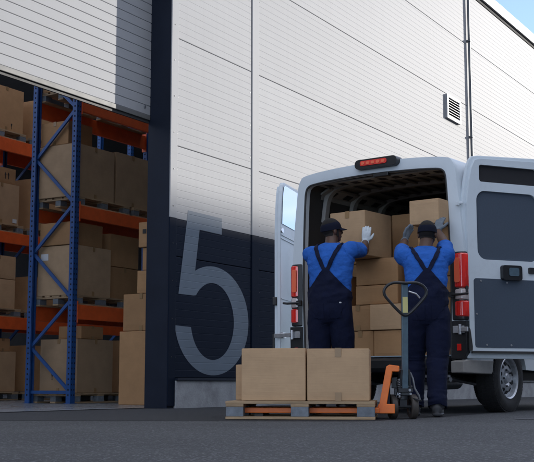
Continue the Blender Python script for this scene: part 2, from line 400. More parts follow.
# sectional shutter, raised
sh = empty('shutter_door', (0, 0, 0), 0, wh); sh['label'] = 'raised white slatted shutter door'
z = 3.53; first = None; SL = .117
while z < 5.75:
    if first is None:
        mm = MB(); pr = [(0.004, 0), (0, .005), (0, SL - .012), (.007, SL - .006), (.007, SL)]
        n = len(pr); x0, x1 = -5.21, -.087
        mm.add([(x0, y, zz) for y, zz in pr] + [(x1, y, zz) for y, zz in pr] + [(x0, .045, 0), (x0, .045, SL), (x1, .045, 0), (x1, .045, SL)],
               [(i, i + 1, n + i + 1, n + i) for i in range(n - 1)] + [(2 * n, 2 * n + 1, 2 * n + 3, 2 * n + 2), (0, n, 2 * n + 2, 2 * n), tuple([2 * n] + list(range(n)) + [2 * n + 1]), tuple([2 * n + 2] + list(range(n, 2 * n)) + [2 * n + 3])])
        first = mm.build('door_slat', 'door_white', sh, (0, .30, z))
    else:
        c = first.copy(); COL.objects.link(c); c.parent = sh; c.location = (0, .30, z)
    z += SL
MB().box(-5.21, -.087, .295, .36, 3.47, 3.528).build('bottom_rail', 'rail_grey', sh, bevel=.006)
MB().box(-5.21, -.087, .315, .34, 3.435, 3.468).build('rubber_seal', 'seal', sh)
mm = MB(); mm.lathe([(-.004, .002), (-.004, .018), (.004, .02), (.004, .002)], 14, 'y', (-.2, .292, 3.62)); mm.build('lock', 'steel', sh)
# number on the wall
ol = [(.31, 2.39), (1.06, 2.385), (1.06, 2.175), (.56, 2.18)]
for k in range(49):
    a = R_(119.6 - (119.6 + 172) * k / 48); ol.append((.88 + .83 * math.cos(a), 1.07 + .68 * math.sin(a)))
for k in range(45):
    a = R_(-169 + (169 + 141) * k / 44); ol.append((.87 + .485 * math.cos(a), 1.06 + .48 * math.sin(a)))
ol += [(.44, 1.355), (.125, 1.355)]
me = bpy.data.meshes.new('painted_number'); bm = bmesh.new()
bvs = [bm.verts.new((a, 0, b)) for a, b in ol]
for t in tessellate_polygon([[Vector((a, b, 0)) for a, b in ol]]):
    try: bm.faces.new([bvs[i] for i in t])
    except ValueError: pass
for a, b in ROWS:
    k = 1
    while a + k * PITCH < b - .03:
        for dz in (-.006, 0, .006):
            g = list(bm.verts) + list(bm.edges) + list(bm.faces)
            bmesh.ops.bisect_plane(bm, geom=g, plane_co=(0, 0, a + k * PITCH + dz), plane_no=(0, 0, 1))
        k += 1
for v in bm.verts: v.co.y = rib_at(v.co.z) - .0025
bm.to_mesh(me); bm.free()
o = link('painted_number', me, 'digit', wh); o['label'] = 'large pale number 5 painted on the dark wall base'
# vent
vt = empty('wall_vent', (9.22, 0, 5.59), 0, wh)
MB().prism([rrect(-.36, .36, -.235, .235, .01, 2), rrect(-.30, .30, -.185, .185, .01, 2)], -.05, .0).build('vent_frame', 'trim_grey', vt)
MB().box(-.30, .30, -.006, -.002, -.185, .185).build('vent_backing', 'black_gap', vt)
for k in range(7):
    zz = -.158 + k * .052
    mm = MB(); mm.add([(-.298, -.045, zz - .018), (.298, -.045, zz - .018), (.298, -.012, zz + .018), (-.298, -.012, zz + .018), (-.298, -.045, zz - .014), (.298, -.045, zz - .014), (.298, -.012, zz + .022), (-.298, -.012, zz + .022)],
                      [(0, 1, 2, 3), (7, 6, 5, 4), (0, 4, 5, 1), (1, 5, 6, 2), (2, 6, 7, 3), (3, 7, 4, 0)])
    mm.build('louvre', 'trim_grey', vt)
# parapet, roof with added light gaps, other walls
MB().box(-13, 34.7, -.012, .30, 8.285, 8.36).build('parapet_gap', 'black_gap', wh)
MB().box(-13, 34.75, -.06, .36, 8.365, 8.60).build('parapet_capping', 'capping', wh, bevel=.01)
for k in range(7):   # unseen roof strips, open gaps between them added to brighten the interior
    a = -12.9 + k * 3.2
    MB().box(a, a + .7 if k < 6 else 24, .31, 18, 8.0, 8.12).build('unseen_roof_strip', 'interior_wall', wh)
MB().box(-13, 24.2, 18.0, 18.2, 0, 8.3).build('rear_wall', 'interior_wall', wh)
MB().box(-13, -12.8, .31, 17.99, 0, 8.3).build('end_wall', 'interior_wall', wh)
MB().box(24.0, 24.2, .31, 17.99, 0, 8.3).build('end_wall', 'interior_wall', wh)

# ------------------------------------------------------------------ neighbouring warehouse across the yard (its shade covers the yard)
ND = 26.0; NH = 2.27 + ND / .419 * math.tan(R_(SUN_EL))
nb = empty('neighbouring_warehouse', bp(0, -ND), BANG)
tag(nb, 'tall grey warehouse across the yard, out of the picture, shading the ground', 'building')
MB().box(-25, 110, -14, 0, 0, NH).build('wall', 'render_grey', nb)
MB().box(-25.2, 110.2, -14.2, .0, NH + .005, NH + .2).build('roof', 'trim_grey', nb)
for k in range(8): MB().box(-18 + k * 11, -14 + k * 11, .004, .06, 0.01, 4.2).build('loading_door', 'door_white', nb)

# ------------------------------------------------------------------ cartons
def bulge(u, v, b): return b * (1 - u * u) * (1 - v * v)
BOXN = 0
def carton(w, d, h, loc, rz, label, mat='cardboard', tape=('front',), group=None, tapew=.05, prints=(), b=.004, tilt=0):
    """w along local x, d along local y, h up; front face is -y. Origin at base centre."""
    global BOXN; BOXN += 1
    rn = random.Random(BOXN)
    bm = bmesh.new(); bmesh.ops.create_cube(bm, size=2)
    bmesh.ops.subdivide_edges(bm, edges=bm.edges[:], cuts=5, use_grid_fill=True)
    bb = b * rn.uniform(.3, 1.3)
    for v in bm.verts:
        x, y, z = v.co; ox = oy = oz = 0
        if abs(x) > .999: ox = math.copysign(bulge(y, z, bb), x)
        if abs(y) > .999: oy = math.copysign(bulge(x, z, bb), y)
        if z > .999: oz = -bulge(x, y, bb * .8)
        e = (abs(x) > .999) + (abs(y) > .999) + (abs(z) > .999)
        sh_ = .003 if e >= 2 else 0
        v.co = (x * (w / 2 - sh_ * (abs(x) > .999)) + ox, y * (d / 2 - sh_ * (abs(y) > .999)) + oy, (z + 1) * h / 2 + oz - sh_ * math.copysign(1, z) * (abs(z) > .999))
    for f in bm.faces: f.smooth = False
    es = [e for e in bm.edges if len(e.link_faces) == 2 and e.calc_face_angle(0) > R_(50)]
    bmesh.ops.bevel(bm, geom=es, offset=.004, segments=2, affect='EDGES', clamp_overlap=True)
    me = bpy.data.meshes.new('cardboard_box'); bm.to_mesh(me); bm.free()
    o = link('cardboard_box', me, mat, None, loc, (0, tilt, rz)); tag(o, label, 'box', group)
    t = MB(); tw = tapew / 2; eps = .0018 + .0015; tab = min(.07, h * .22)
    def tabbox(axis, sgn, z0, z1):
        off = (d if axis == 'y' else w) / 2 + eps
        zc = ((z0 + z1) / 2) / h * 2 - 1
        off += bulge(0, zc, bb) if bb else 0
        if axis == 'y': q_ = MB().box(-tw, tw, sgn * off - .0015, sgn * off + .0015, z0, z1)
        else: q_ = MB().box(sgn * off - .0015, sgn * off + .0015, -tw, tw, z0, z1)
        q_.build('packing_tape', 'tape', o)
    for tp in tape:
        if tp == 'front': tabbox('y', -1, h - tab, h - .001); tabbox('y', -1, .002, tab)
        if tp == 'left': tabbox('x', -1, h - tab, h - .001); tabbox('x', -1, .002, tab)
        if tp == 'right': tabbox('x', 1, h - tab, h - .001); tabbox('x', 1, .002, tab)
    if 'front' in tape: t.box(-tw, tw, -d / 2, d / 2, h + .0005, h + .002)
    elif tape: t.box(-w / 2, w / 2, -tw, tw, h + .0005, h + .002)
    if t.v: t.build('packing_tape', 'tape', o)
    for pr in prints:   # (face, kind, u, z, size)
        face, kind, u, zz, sz = pr
        g = MB(); zc = zz * h; 
        if kind == 'label': shapes = [[(-sz, -sz * .7), (sz, -sz * .7), (sz, sz * .7), (-sz, sz * .7)]]
        elif kind == 'arrows':
            shapes = []
            for ox in (-sz * .6, sz * .6):
                shapes.append([(ox - sz * .12, -sz), (ox + sz * .12, -sz), (ox + sz * .12, .2 * sz), (ox + sz * .4, .2 * sz), (ox, sz), (ox - sz * .4, .2 * sz), (ox - sz * .12, .2 * sz)])
        elif kind == 'glass':
            shapes = [[(-.3 * sz, sz), (.3 * sz, sz), (.18 * sz, .1 * sz), (.05 * sz, 0), (.05 * sz, -.7 * sz), (.25 * sz, -.9 * sz), (-.25 * sz, -.9 * sz), (-.05 * sz, -.7 * sz), (-.05 * sz, 0), (-.18 * sz, .1 * sz)]]
        else: shapes = [[(-sz, -sz), (sz, -sz), (sz, sz), (-sz, sz)]]
        off = .0035 + bulge(min(1, abs(u)), zz * 2 - 1, bb)
        for shp in shapes:
            if face == 'front': g.prism([[(u * w / 2 + a, zc + c) for a, c in shp]], -d / 2 - off - .001, -d / 2 - off + .001)
            else:
                g2 = MB(); g2.prism([[(u * d / 2 + a, zc + c) for a, c in shp]], -w / 2 - off - .001, -w / 2 - off + .001)
                # left face: local -x, reading direction along -y
                g.add([(vv[1], -vv[0], vv[2]) for vv in g2.v], g2.f)
        g.build('shipping_label' if kind == 'label' else 'printed_mark', 'paper' if kind == 'label' else 'print_black', o)
    return o

# ------------------------------------------------------------------ pallets (1.2 x 0.8 m, origin at front left ground corner)
def make_pallet(label, loc, rz, group=None):
    p = empty('wooden_pallet', loc, rz); tag(p, label, 'pallet', group)
    top = MB().box(0, 1.2, 0, .145, 0, .022).mesh('deck_board', bevel=.003); thin = MB().box(0, 1.2, 0, .10, 0, .022).mesh('deck_board', bevel=.003)
    for y, me in ((0, top), (.19, thin), (.3275, top), (.51, thin), (.655, top)): link('deck_board', me, 'wood', p, (random.uniform(-.003, .003), y, .122))
    cb = MB().box(0, .145, 0, .8, 0, .0215).mesh('stringer_board', bevel=.003)
    for x in (.001, .5275, 1.054): link('stringer_board', cb, 'wood', p, (x, 0, .1))
    bk = MB().box(0, .141, 0, .1, 0, .0775).mesh('block', bevel=.004)
    for x in (.003, .5295, 1.056):
        for y in (.002, .35, .698): link('block', bk, 'wood_block', p, (x, y, .022))
    bb = MB().box(0, 1.2, 0, .1, 0, .0215).mesh('bottom_board', bevel=.003)
    for y in (.001, .351, .699): link('bottom_board', bb, 'wood', p, (0, y, .0))
    return p

# ------------------------------------------------------------------ pallet with boxes in front
PL = Vector((-.335, 8.97, .0045)); PA = R_(-7)
MP = Matrix.Translation(PL) @ Matrix.Rotation(PA, 4, 'Z')
pal0 = make_pallet('wooden pallet on the asphalt carrying cardboard boxes behind no other pallet', PL, PA)
pal0['label'] = 'wooden pallet on the asphalt loaded with cardboard boxes, orange forks pushed under it'
def onp(x, y, z=.1445): return MP @ Vector((x, y, z))
carton(.525, .36, .425, onp(.385, .215), PA, 'plain cardboard box at the left front of the outdoor pallet', tape=('left',), b=.003)
carton(.505, .37, .422, onp(.908, .22), PA, 'cardboard box with brown tape tabs at the right front of the outdoor pallet', tape=('front',), b=.003)
carton(.52, .33, .30, onp(.275, .595), PA, 'lower cardboard box behind the left front box on the outdoor pallet', tape=('left',))
carton(.48, .33, .36, onp(.90, .60), PA, 'cardboard box behind the taped box on the outdoor pallet', tape=('right',))

# ------------------------------------------------------------------ pallet racks
def make_rack(s0, n0, bays, label, depth=.78, H=5.6):
    rk = empty('pallet_rack', bp(s0, n0, .008), BANG); tag(rk, label, 'rack', 'warehouse pallet racks')
    bay = 2.72
    for k in range(bays + 1):
        x = k * bay
        for y in (0, depth):
            pm_ = MB()   # C section post
            pm_.prism([[(-.05, -.04), (.05, -.04), (.05, .04), (.02, .04), (.02, .03), (.04, .03), (.04, -.03), (-.04, -.03), (-.04, .03), (-.02, .03), (-.02, .04), (-.05, .04)]], 0, H)
            sg = 1 if y == 0 else -1
            pm_.v = [(v[0] + x, sg * v[2] + y, v[1]) for v in pm_.v]
            po = pm_.build('upright_post', 'rack_blue', rk)
            hm = MB(); z = .12
            while z < H - .1:
                for hx in (-.026, .026): hm.box(x + hx - .008, x + hx + .008, y - sg * .0425, y - sg * .0395, z - .012, z + .012)
                hm.box(x - .0525, x - .0495, y - .011, y + .011, z - .012, z + .012)
                z += .075
            stuff(hm.build('slots', 'black_gap', po))
            MB().box(x - .07, x + .07, y - .06, y + .06, -.003, .006).build('base_plate', 'rack_blue', po)
        z = .18; side = 0; nodes = [.16, .81, 1.49, 2.19, 2.88, 3.60, 4.30, 5.0]
        MB().bar((x, .03, .16), (x, depth - .03, .16), .03, .045).build('brace', 'rack_blue', rk)
        for i in range(len(nodes) - 1):
            ya, yb = (.03, depth - .03) if i % 2 == 0 else (depth - .03, .03)
            MB().bar((x, ya, nodes[i] + .02), (x, yb, nodes[i + 1] - .02), .03, .045).build('brace', 'rack_blue', rk)
    for k in range(bays):
        x0 = k * bay + .052; x1 = (k + 1) * bay - .052
        for z0, z1 in ((1.20, 1.41), (2.67, 2.86), (4.26, 4.49)):
            for y in (-.015, depth + .015):
                bo = MB().box(x0, x1, y - .025, y + .025, z0, z1).build('beam', 'rack_orange', rk, bevel=.006)
                for xe in (x0 + .003, x1 - .003):
                    MB().box(xe - .004, xe + .004, y - .045, y + .045, z0 - .05, z1 + .05).build('beam_connector', 'rack_orange', bo)
    return rk
RS, RN = 1.504, 2.843
make_rack(RS, RN, 1, 'blue and orange pallet rack whose end frame stands in the doorway')
R2 = RN + 2.95
make_rack(RS - .40, R2, 2, 'blue and orange pallet rack in the further row behind the end frame')
LV = [.01, 1.4105, 2.8605, 4.4905]
PG = 'wooden pallets in the warehouse rack'
def rpal(x, n, lv, label): return make_pallet(label, bp(x, n, LV[lv] + (.008 if lv else 0)), BANG, PG)
def rbox(x0, x1, n0, n1, z0, h, label, **k):
    return carton(x1 - x0, n1 - n0, h, bp((x0 + x1) / 2, (n0 + n1) / 2, z0), BANG, label, **k)
lvn = ['on the floor', 'on the lowest orange beams', 'on the middle orange beams', 'on the top orange beams']
for lv in range(4):
    rpal(RS + .06, RN - .02, lv, 'wooden pallet ' + lvn[lv] + ' of the near rack, beside its end frame')
    rpal(RS + 1.36, RN - .02, lv, 'wooden pallet ' + lvn[lv] + ' of the near rack, deeper along the rack')
PT = [l + .152 for l in LV]; PT[0] = .1555
a = RS; g_ = 'cardboard boxes'
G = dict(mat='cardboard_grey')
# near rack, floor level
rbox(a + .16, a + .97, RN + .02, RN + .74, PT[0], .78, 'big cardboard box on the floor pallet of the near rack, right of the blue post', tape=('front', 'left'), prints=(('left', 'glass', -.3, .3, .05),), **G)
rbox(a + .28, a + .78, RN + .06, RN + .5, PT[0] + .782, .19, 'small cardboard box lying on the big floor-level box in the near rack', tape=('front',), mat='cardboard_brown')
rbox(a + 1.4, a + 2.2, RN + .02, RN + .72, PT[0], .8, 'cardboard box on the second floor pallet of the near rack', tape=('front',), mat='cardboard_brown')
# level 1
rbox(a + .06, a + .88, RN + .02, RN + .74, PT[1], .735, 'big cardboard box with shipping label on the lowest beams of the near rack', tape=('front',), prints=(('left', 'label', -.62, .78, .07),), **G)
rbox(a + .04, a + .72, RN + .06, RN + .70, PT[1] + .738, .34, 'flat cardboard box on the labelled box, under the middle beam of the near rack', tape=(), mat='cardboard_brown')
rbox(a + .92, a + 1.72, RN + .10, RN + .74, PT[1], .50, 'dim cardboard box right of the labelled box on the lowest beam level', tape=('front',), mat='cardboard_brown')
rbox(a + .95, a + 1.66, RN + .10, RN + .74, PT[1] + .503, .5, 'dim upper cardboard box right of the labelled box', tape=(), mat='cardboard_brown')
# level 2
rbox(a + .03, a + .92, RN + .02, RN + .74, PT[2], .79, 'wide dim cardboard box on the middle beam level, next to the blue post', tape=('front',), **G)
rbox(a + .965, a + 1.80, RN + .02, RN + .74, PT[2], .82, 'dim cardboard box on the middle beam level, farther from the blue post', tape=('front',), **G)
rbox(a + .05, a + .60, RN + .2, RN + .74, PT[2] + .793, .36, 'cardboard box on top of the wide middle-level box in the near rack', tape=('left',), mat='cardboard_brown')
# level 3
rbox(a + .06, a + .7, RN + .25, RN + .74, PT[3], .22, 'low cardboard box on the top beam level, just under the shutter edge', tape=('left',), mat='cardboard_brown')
#rbox(a + 1.0, a + 1.8, RN + .1, RN + .74, PT[3], .6, 'cardboard box on the top beam level hidden by the shutter', tape=('front',), mat='cardboard_brown')
# far rack
b0 = RS - .62
for k, (lv) in enumerate(range(4)):
    rpal(b0 + 1.46, R2 - .02, lv, 'wooden pallet ' + lvn[lv] + ' of the far rack, left of the end frame')
    #rpal(b0 + .08, R2 - .02, lv, 'wooden pallet ' + lvn[lv] + ' of the far rack, at its outer end')
    rpal(b0 + 2.85, R2 - .02, lv, 'wooden pallet ' + lvn[lv] + ' of the far rack, behind the near rack')
c0 = b0 + 1.50
B = dict(mat='cardboard')
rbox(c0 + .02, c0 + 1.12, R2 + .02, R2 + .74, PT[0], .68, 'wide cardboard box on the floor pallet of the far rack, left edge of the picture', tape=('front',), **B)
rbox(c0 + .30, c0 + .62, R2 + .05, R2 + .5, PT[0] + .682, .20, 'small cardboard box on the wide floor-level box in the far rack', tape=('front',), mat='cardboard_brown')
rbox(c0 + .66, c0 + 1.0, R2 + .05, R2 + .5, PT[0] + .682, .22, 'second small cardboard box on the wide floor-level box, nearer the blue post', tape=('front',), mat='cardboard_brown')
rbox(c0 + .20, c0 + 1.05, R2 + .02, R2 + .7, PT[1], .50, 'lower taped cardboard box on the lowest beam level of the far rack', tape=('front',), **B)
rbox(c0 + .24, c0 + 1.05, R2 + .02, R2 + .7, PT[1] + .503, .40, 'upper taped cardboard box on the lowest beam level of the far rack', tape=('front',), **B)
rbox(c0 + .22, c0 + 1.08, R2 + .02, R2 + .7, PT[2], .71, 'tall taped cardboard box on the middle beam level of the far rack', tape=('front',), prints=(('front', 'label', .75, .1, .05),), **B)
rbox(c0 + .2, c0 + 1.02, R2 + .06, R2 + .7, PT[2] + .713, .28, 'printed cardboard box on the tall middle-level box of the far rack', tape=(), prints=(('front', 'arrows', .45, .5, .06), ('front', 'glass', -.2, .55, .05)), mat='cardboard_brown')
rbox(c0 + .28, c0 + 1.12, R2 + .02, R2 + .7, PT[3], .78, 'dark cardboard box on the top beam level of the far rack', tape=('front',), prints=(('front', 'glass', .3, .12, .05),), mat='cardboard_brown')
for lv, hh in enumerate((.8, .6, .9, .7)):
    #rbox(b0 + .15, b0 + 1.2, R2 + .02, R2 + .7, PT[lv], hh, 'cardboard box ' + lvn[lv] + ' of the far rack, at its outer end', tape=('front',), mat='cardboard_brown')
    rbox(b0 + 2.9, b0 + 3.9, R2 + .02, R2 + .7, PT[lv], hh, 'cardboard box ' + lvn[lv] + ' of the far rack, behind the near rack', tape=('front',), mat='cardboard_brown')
# stack beside the door jamb
SB = [(1.15, 1.80, 1.00, 1.70, .98, 'tall plain cardboard box on the floor beside the dark door jamb', ()),
      (1.17, 1.75, 1.05, 1.66, .50, 'cardboard box second from the floor in the stack by the door jamb', ('left',)),
      (1.18, 1.72, .95, 1.44, .31, 'cardboard box third from the floor in the stack by the door jamb', ()),
      (1.20, 1.70, .95, 1.37, .31, 'narrow cardboard box fourth from the floor in the stack by the door jamb', ()),
      (1.17, 1.70, .95, 1.42, .345, 'topmost cardboard box with printed marks in the stack by the door jamb', ())]
z = .0085
for s0, s1, n0, n1, hh, lb, tp in SB:
    rbox(s0, s1, n0, n1, z, hh, lb, tape=tp, prints=((('left', 'square', -.55, .62, .03),) if 'topmost' in lb else ()), mat='cardboard_brown'); z += hh + .001

# ------------------------------------------------------------------ van
VO = Vector((1.086, 11.132, 0)); VY = R_(37.22)
MV = Matrix.Translation(VO) @ Matrix.Rotation(-VY, 4, 'Z')
van = empty('cargo_van', VO, -VY)
tag(van, 'pale blue-white cargo van with both rear doors swung open, half loaded with boxes', 'van')
OP = [(1.0, .76), (1.025, .95), (1.03, 1.25), (1.02, 1.6), (.995, 1.95), (.968, 2.2), (.948, 2.37), (.915, 2.455), (.84, 2.50), (.5, 2.535), (0, 2.55)]
IP = [(.86, .53), (.872, .95), (.88, 1.25), (.876, 1.6), (.865, 1.95), (.853, 2.2), (.842, 2.32), (.812, 2.375), (.73, 2.40), (.45, 2.42), (0, 2.43)]
LP = [(.90, .553), (.93, .95), (.95, 1.25), (.94, 1.6), (.92, 1.95), (.89, 2.2), (.86, 2.34), (.80, 2.41), (.70, 2.45), (.45, 2.475), (0, 2.485)]
def dens(P, n=5):   # Catmull-Rom densify
    out = []
    for i in range(len(P) - 1):
        p0 = P[max(i - 1, 0)]; p1 = P[i]; p2 = P[i + 1]; p3 = P[i + 2] if i + 2 < len(P) else (-P[i][0], P[i][1])
        for k in range(n):
            t = k / n
            out.append(tuple(.5 * (2 * p1[c] + (p2[c] - p0[c]) * t + (2 * p0[c] - 5 * p1[c] + 4 * p2[c] - p3[c]) * t * t + (3 * p1[c] - p0[c] - 3 * p2[c] + p3[c]) * t ** 3) for c in (0, 1)))
    return out + [P[-1]]
def full(P): return P + [(-x, z) for x, z in reversed(P[:-1])]
def loft(rings, closed=False):
    n = len(rings[0]); vs = [p for r in rings for p in r]; fs = []
    for i in range(len(rings) - 1):
        for k in range(n if closed else n - 1):
            k2 = (k + 1) % n; fs.append((i * n + k, i * n + k2, (i + 1) * n + k2, (i + 1) * n + k))
    return vs, fs
dO = full(dens(OP)); dI = full(dens(IP)); dL = full(dens(LP))
def station(ly, ws=1, zt=2.55, zl=1.0):
    r = []
    for x, z in dO:
        zz = z if z < zl else zl + (z - zl) * (zt - zl) / (2.55 - zl)
        r.append((x * ws, ly, zz))
    return r
rings = [station(.0, .992), station(.012, .997), station(.05)] + [station(l) for l in (.6, 1.4, 2.2, 3.0)] + [station(3.5, 1, 2.54), station(3.9, .99, 2.44), station(4.25, .985, 2.12), station(4.6, .97, 1.62), station(4.85, .95, 1.32, .9), station(5.15, .90, 1.18, .85), station(5.36, .78, 1.0, .8), station(5.4, .7, .9, .78)]
body = MB(); body.add(*loft(rings))
nn = len(dO); body.f.append(tuple(range(len(body.v) - nn, len(body.v))))
bo = body.build('body_shell', 'van_paint', van, smooth=True, ang=40)
# lower side skins with wheel arches
for sg in (1, -1):
    pts = [(0.03, .78), (0.03, .40), (.56, .40)]
    for cyl in (.98, 4.45):
        pts += [(cyl - .41 * math.cos(R_(a_)), .345 + .41 * math.sin(R_(a_))) for a_ in range(8, 173, 8)]
        pts += [(3.98, .36)] if cyl < 2 else []
    pts += [(4.92, .40), (5.3, .42), (5.36, .78)]
    s_ = MB(); s_.prism([pts], .955, 1.0); s_.v = [(sg * v[1] * (1 if v[0] < 4.9 else .9), v[0], v[2]) for v in s_.v]
    s_.build('side_skirt', 'van_paint', van)
    if True:   # rubbing strip and cab side window
        MB().box(sg * 1.03 - .012, sg * 1.03 + .012, 1.5, 3.4, .80, .95).build('rubbing_strip', 'plastic_black', van, bevel=.006)
        w_ = MB(); w_.prism([[(3.42, 1.35), (4.55, 1.35), (4.35, 1.72), (4.0, 2.02), (3.42, 2.05)]], 0, .012); w_.v = [(sg * (1.028 - .055 * (v[2] - 1.35) + v[1] - .004 - .03 * max(0, v[0] - 4.1)), v[0], v[2]) for v in w_.v]
        w_.build('cab_window', 'glass_dark', van)
ws = MB(); ws.add([(-.72, 4.02, 2.36), (.72, 4.02, 2.36), (.82, 4.72, 1.50), (-.82, 4.72, 1.50)], [(0, 1, 2, 3)]); ws.v = [(x, y + .03, z + .045) for x, y, z in ws.v]; ws.build('windscreen', 'glass_dark', van)
# rear portal ring
po = MB(); oo = [(x * .992, 0.0, z) for x, z in dO]; oo[0] = (.985, 0, .53); oo[-1] = (-.985, 0, .53)
ii = [(x, -.006, z) for x, z in dI]; mid = [((a_[0] * .35 + b_[0] * .65), -.010, (a_[2] * .35 + b_[2] * .65)) for a_, b_ in zip(oo, ii)]
i2 = [(x, .085, z) for x, z in dI]; i3 = [(x, .088, z) for x, z in dL]
po.add(*loft([oo, mid, ii, i2, i3])); po.build('rear_portal', 'van_paint', van, smooth=True, ang=30)
# black weather seal round the opening
se = MB(); se.tube([(x - math.copysign(.004, x) if abs(x) > .01 else x, .0, z - (.004 if z > 2.2 else 0)) for x, z in dI], .011, 6); se.build('door_seal', 'seal', van, smooth=True)
# interior liner
li = MB(); li.add(*loft([[(x, l, z) for x, z in dL] for l in (.09, 1.0, 2.0, 3.05)])); li.f.append(tuple(range(len(li.v) - len(dL), len(li.v)))); li.build('cargo_liner', 'van_interior', van, smooth=True)
MB().box(-.90, .90, -.005, 3.04, .515, .55).build('cargo_floor', 'van_floor', van)
for k, ly in enumerate((.42, .95, 1.55, 2.2)):
    r_ = MB(); sub = [(x * .985, z - .012) for x, z in dL if z > 2.05]; ins = [(x * .95, z - .05) for x, z in dL if z > 2.05]
    r_.add(*loft([[(x, ly - .05, z) for x, z in sub], [(x, ly - .035, z) for x, z in ins], [(x, ly + .035, z) for x, z in ins], [(x, ly + .05, z) for x, z in sub]]))
    r_.build('roof_rib', 'van_rib', van, smooth=True)
rl_ = [(x * .992, z - .006) for x, z in dL if z > 2.28]
rp_ = MB(); rp_.add(*loft([[(x, l, z) for x, z in rl_] for l in (.32, 1.2, 2.1, 3.0)])); rp_.build('roof_lining', 'roof_lining', van, smooth=True)
for k in range(11):
    st_ = MB().box(-.75 + k * .15 - .022, -.75 + k * .15 + .022, .34, 2.95, 0, .012); st_.v = [(v[0], v[1], v[2] + 2.452 - .055 * (v[0] / .8) ** 4 * 1.0 - .02 * (v[0] / .8) ** 2) for v in st_.v]; st_.build('roof_swage', 'roof_lining', van, bevel=.004)
ru = MB().box(-.78, .78, .10, .30, 2.405, 2.425).build('roof_header', 'van_rib', van, bevel=.008)
for k in range(9):
    MB().box(-.70 + k * .165, -.62 + k * .165, .15, .25, 2.400, 2.4045).build('header_hole', 'slot_dark', ru)
for sg in (1, -1):
    ra = MB(); ra.bar((sg * .80, .30, 2.37), (sg * .80, 2.9, 2.37), .12, .02, (sg * .5, 0, 1)); rr = ra.build('roof_rail', 'van_rib', van)
    for k in range(8):
        hb = MB(); hb.bar((sg * .797, .40 + k * .3, 2.357), (sg * .797, .52 + k * .3, 2.357), .07, .01, (sg * .5, 0, 1)); hb.build('rail_hole', 'slot_dark', rr)
# door catch on the header, high brake lamp
MB().box(.02, .20, -.03, .03, 2.385, 2.43).build('door_catch', 'plastic_black', van, bevel=.008)
bl = MB(); bl.prism([rrect(-.17, .33, 2.475, 2.575, .045, 5)], -.075, .05); blo = bl.build('high_brake_lamp', 'plastic_black', van, bevel=.012)
MB().prism([rrect(-.10, .215, 2.505, 2.557, .02, 4)], -.084, -.07).build('red_lens', 'lens_red', blo, bevel=.004)
for k in range(5): MB().prism([rrect(-.085 + k * .06, -.045 + k * .06, 2.516, 2.546, .012, 3)], -.089, -.083).build('bulb_window', 'lens_orange', blo)
# tail lamps: curved round the corner
for sg in (1, -1):
    lamp = empty('tail_lamp', (0, 0, 0), 0, van)
    def lampbody(z0, z1, o, x_in=.885, xo=1.04, nm='housing', mat='plastic_black', k=0):
        rg = []
        zz = [z0, z0 + .012, z1 - .012, z1]
        for j, z_ in enumerate(zz):
            e = o - (.012 if j in (0, 3) else 0)
            rg.append([(sg * x, y, z_) for x, y in ((x_in, .02), (x_in, -.012 - e), (x_in + .03, -.03 - e), (x_in + .08, -.035 - e), (xo - .035 + e * .4, -.026 - e), (xo - .008 + e * .6, .0 - e * .5), (xo + e, .05), (xo + e, .13), (xo - .05, .14))])
        m_ = MB(); m_.add(*loft(rg, True)); n_ = 9; m_.f.append(tuple(range(n_))); m_.f.append(tuple(range(3 * n_, 4 * n_)))
        return m_.build(nm, mat, lamp, smooth=True, ang=40)
    lampbody(.89, 1.55, .0)
    lampbody(1.20, 1.535, .012, .915, nm='upper_lens', mat='lens_red')
    lampbody(1.085, 1.192, .010, .915, nm='reversing_lens', mat='lens_clear')
    lampbody(.925, 1.075, .012, .915, nm='lower_lens', mat='lens_red')
    rf_ = MB(); rf_.prism([rrect(.935, .99, 1.25, 1.49, .015, 4)], -.054, -.044); rf_.v = [(sg * v[0], v[1], v[2]) for v in rf_.v]; rf_.build('bright_reflector', 'lens_orange', lamp, bevel=.003)
    # black corner below lamp with small reflector
    cm_ = MB(); cm_.prism([[(.87, .52), (1.0, .52), (1.035, .60), (1.04, .885), (.88, .885)]], -.02, .16); cm_.v = [(sg * v[0], v[1], v[2]) for v in cm_.v]; cm_.build('corner_cladding', 'plastic_black', van, bevel=.006)
    MB().box(sg * .955 - .022, sg * .955 + .022, -.03, -.021, .60, .665).build('reflector', 'lens_red', van, bevel=.003)
    for zh in ((.80, 2.02) if sg > 0 else (.80,)):   # swan-neck hinges
        h_ = MB()
        h_.box(.90, 1.02, -.045, -.021, zh - .035, zh + .035); h_.tube([(.985, -.06, zh - .05), (.985, -.06, zh + .05)], .016, 8); h_.bar((.985, -.06, zh), (1.07 + (.2 if sg < 0 else 0), -.055 + (.07 if sg < 0 else 0), zh), .045, .02, (0, 1, 0))
        h_.v = [(sg * v[0], v[1], v[2]) for v in h_.v]
        if zh > 1.5: h_.v = [(v[0] * .5 + sg * .505, v[1] * .6 - .006, zh + (v[2] - zh) * .5) for v in h_.v]
        h_.build('door_hinge', 'steel' if zh < 1.5 else 'van_paint', van, bevel=.004)
    ck = MB(); ck.tube([(sg * .90, -.05, 1.135), (sg * 1.02, -.10, 1.13), (sg * 1.09, -.07, 1.14)], .012, 8); ck.box(sg * .90 - .03, sg * .90 + .03, -.06, -.035, 1.11, 1.16); ck.build('check_strap', 'plastic_black', van)
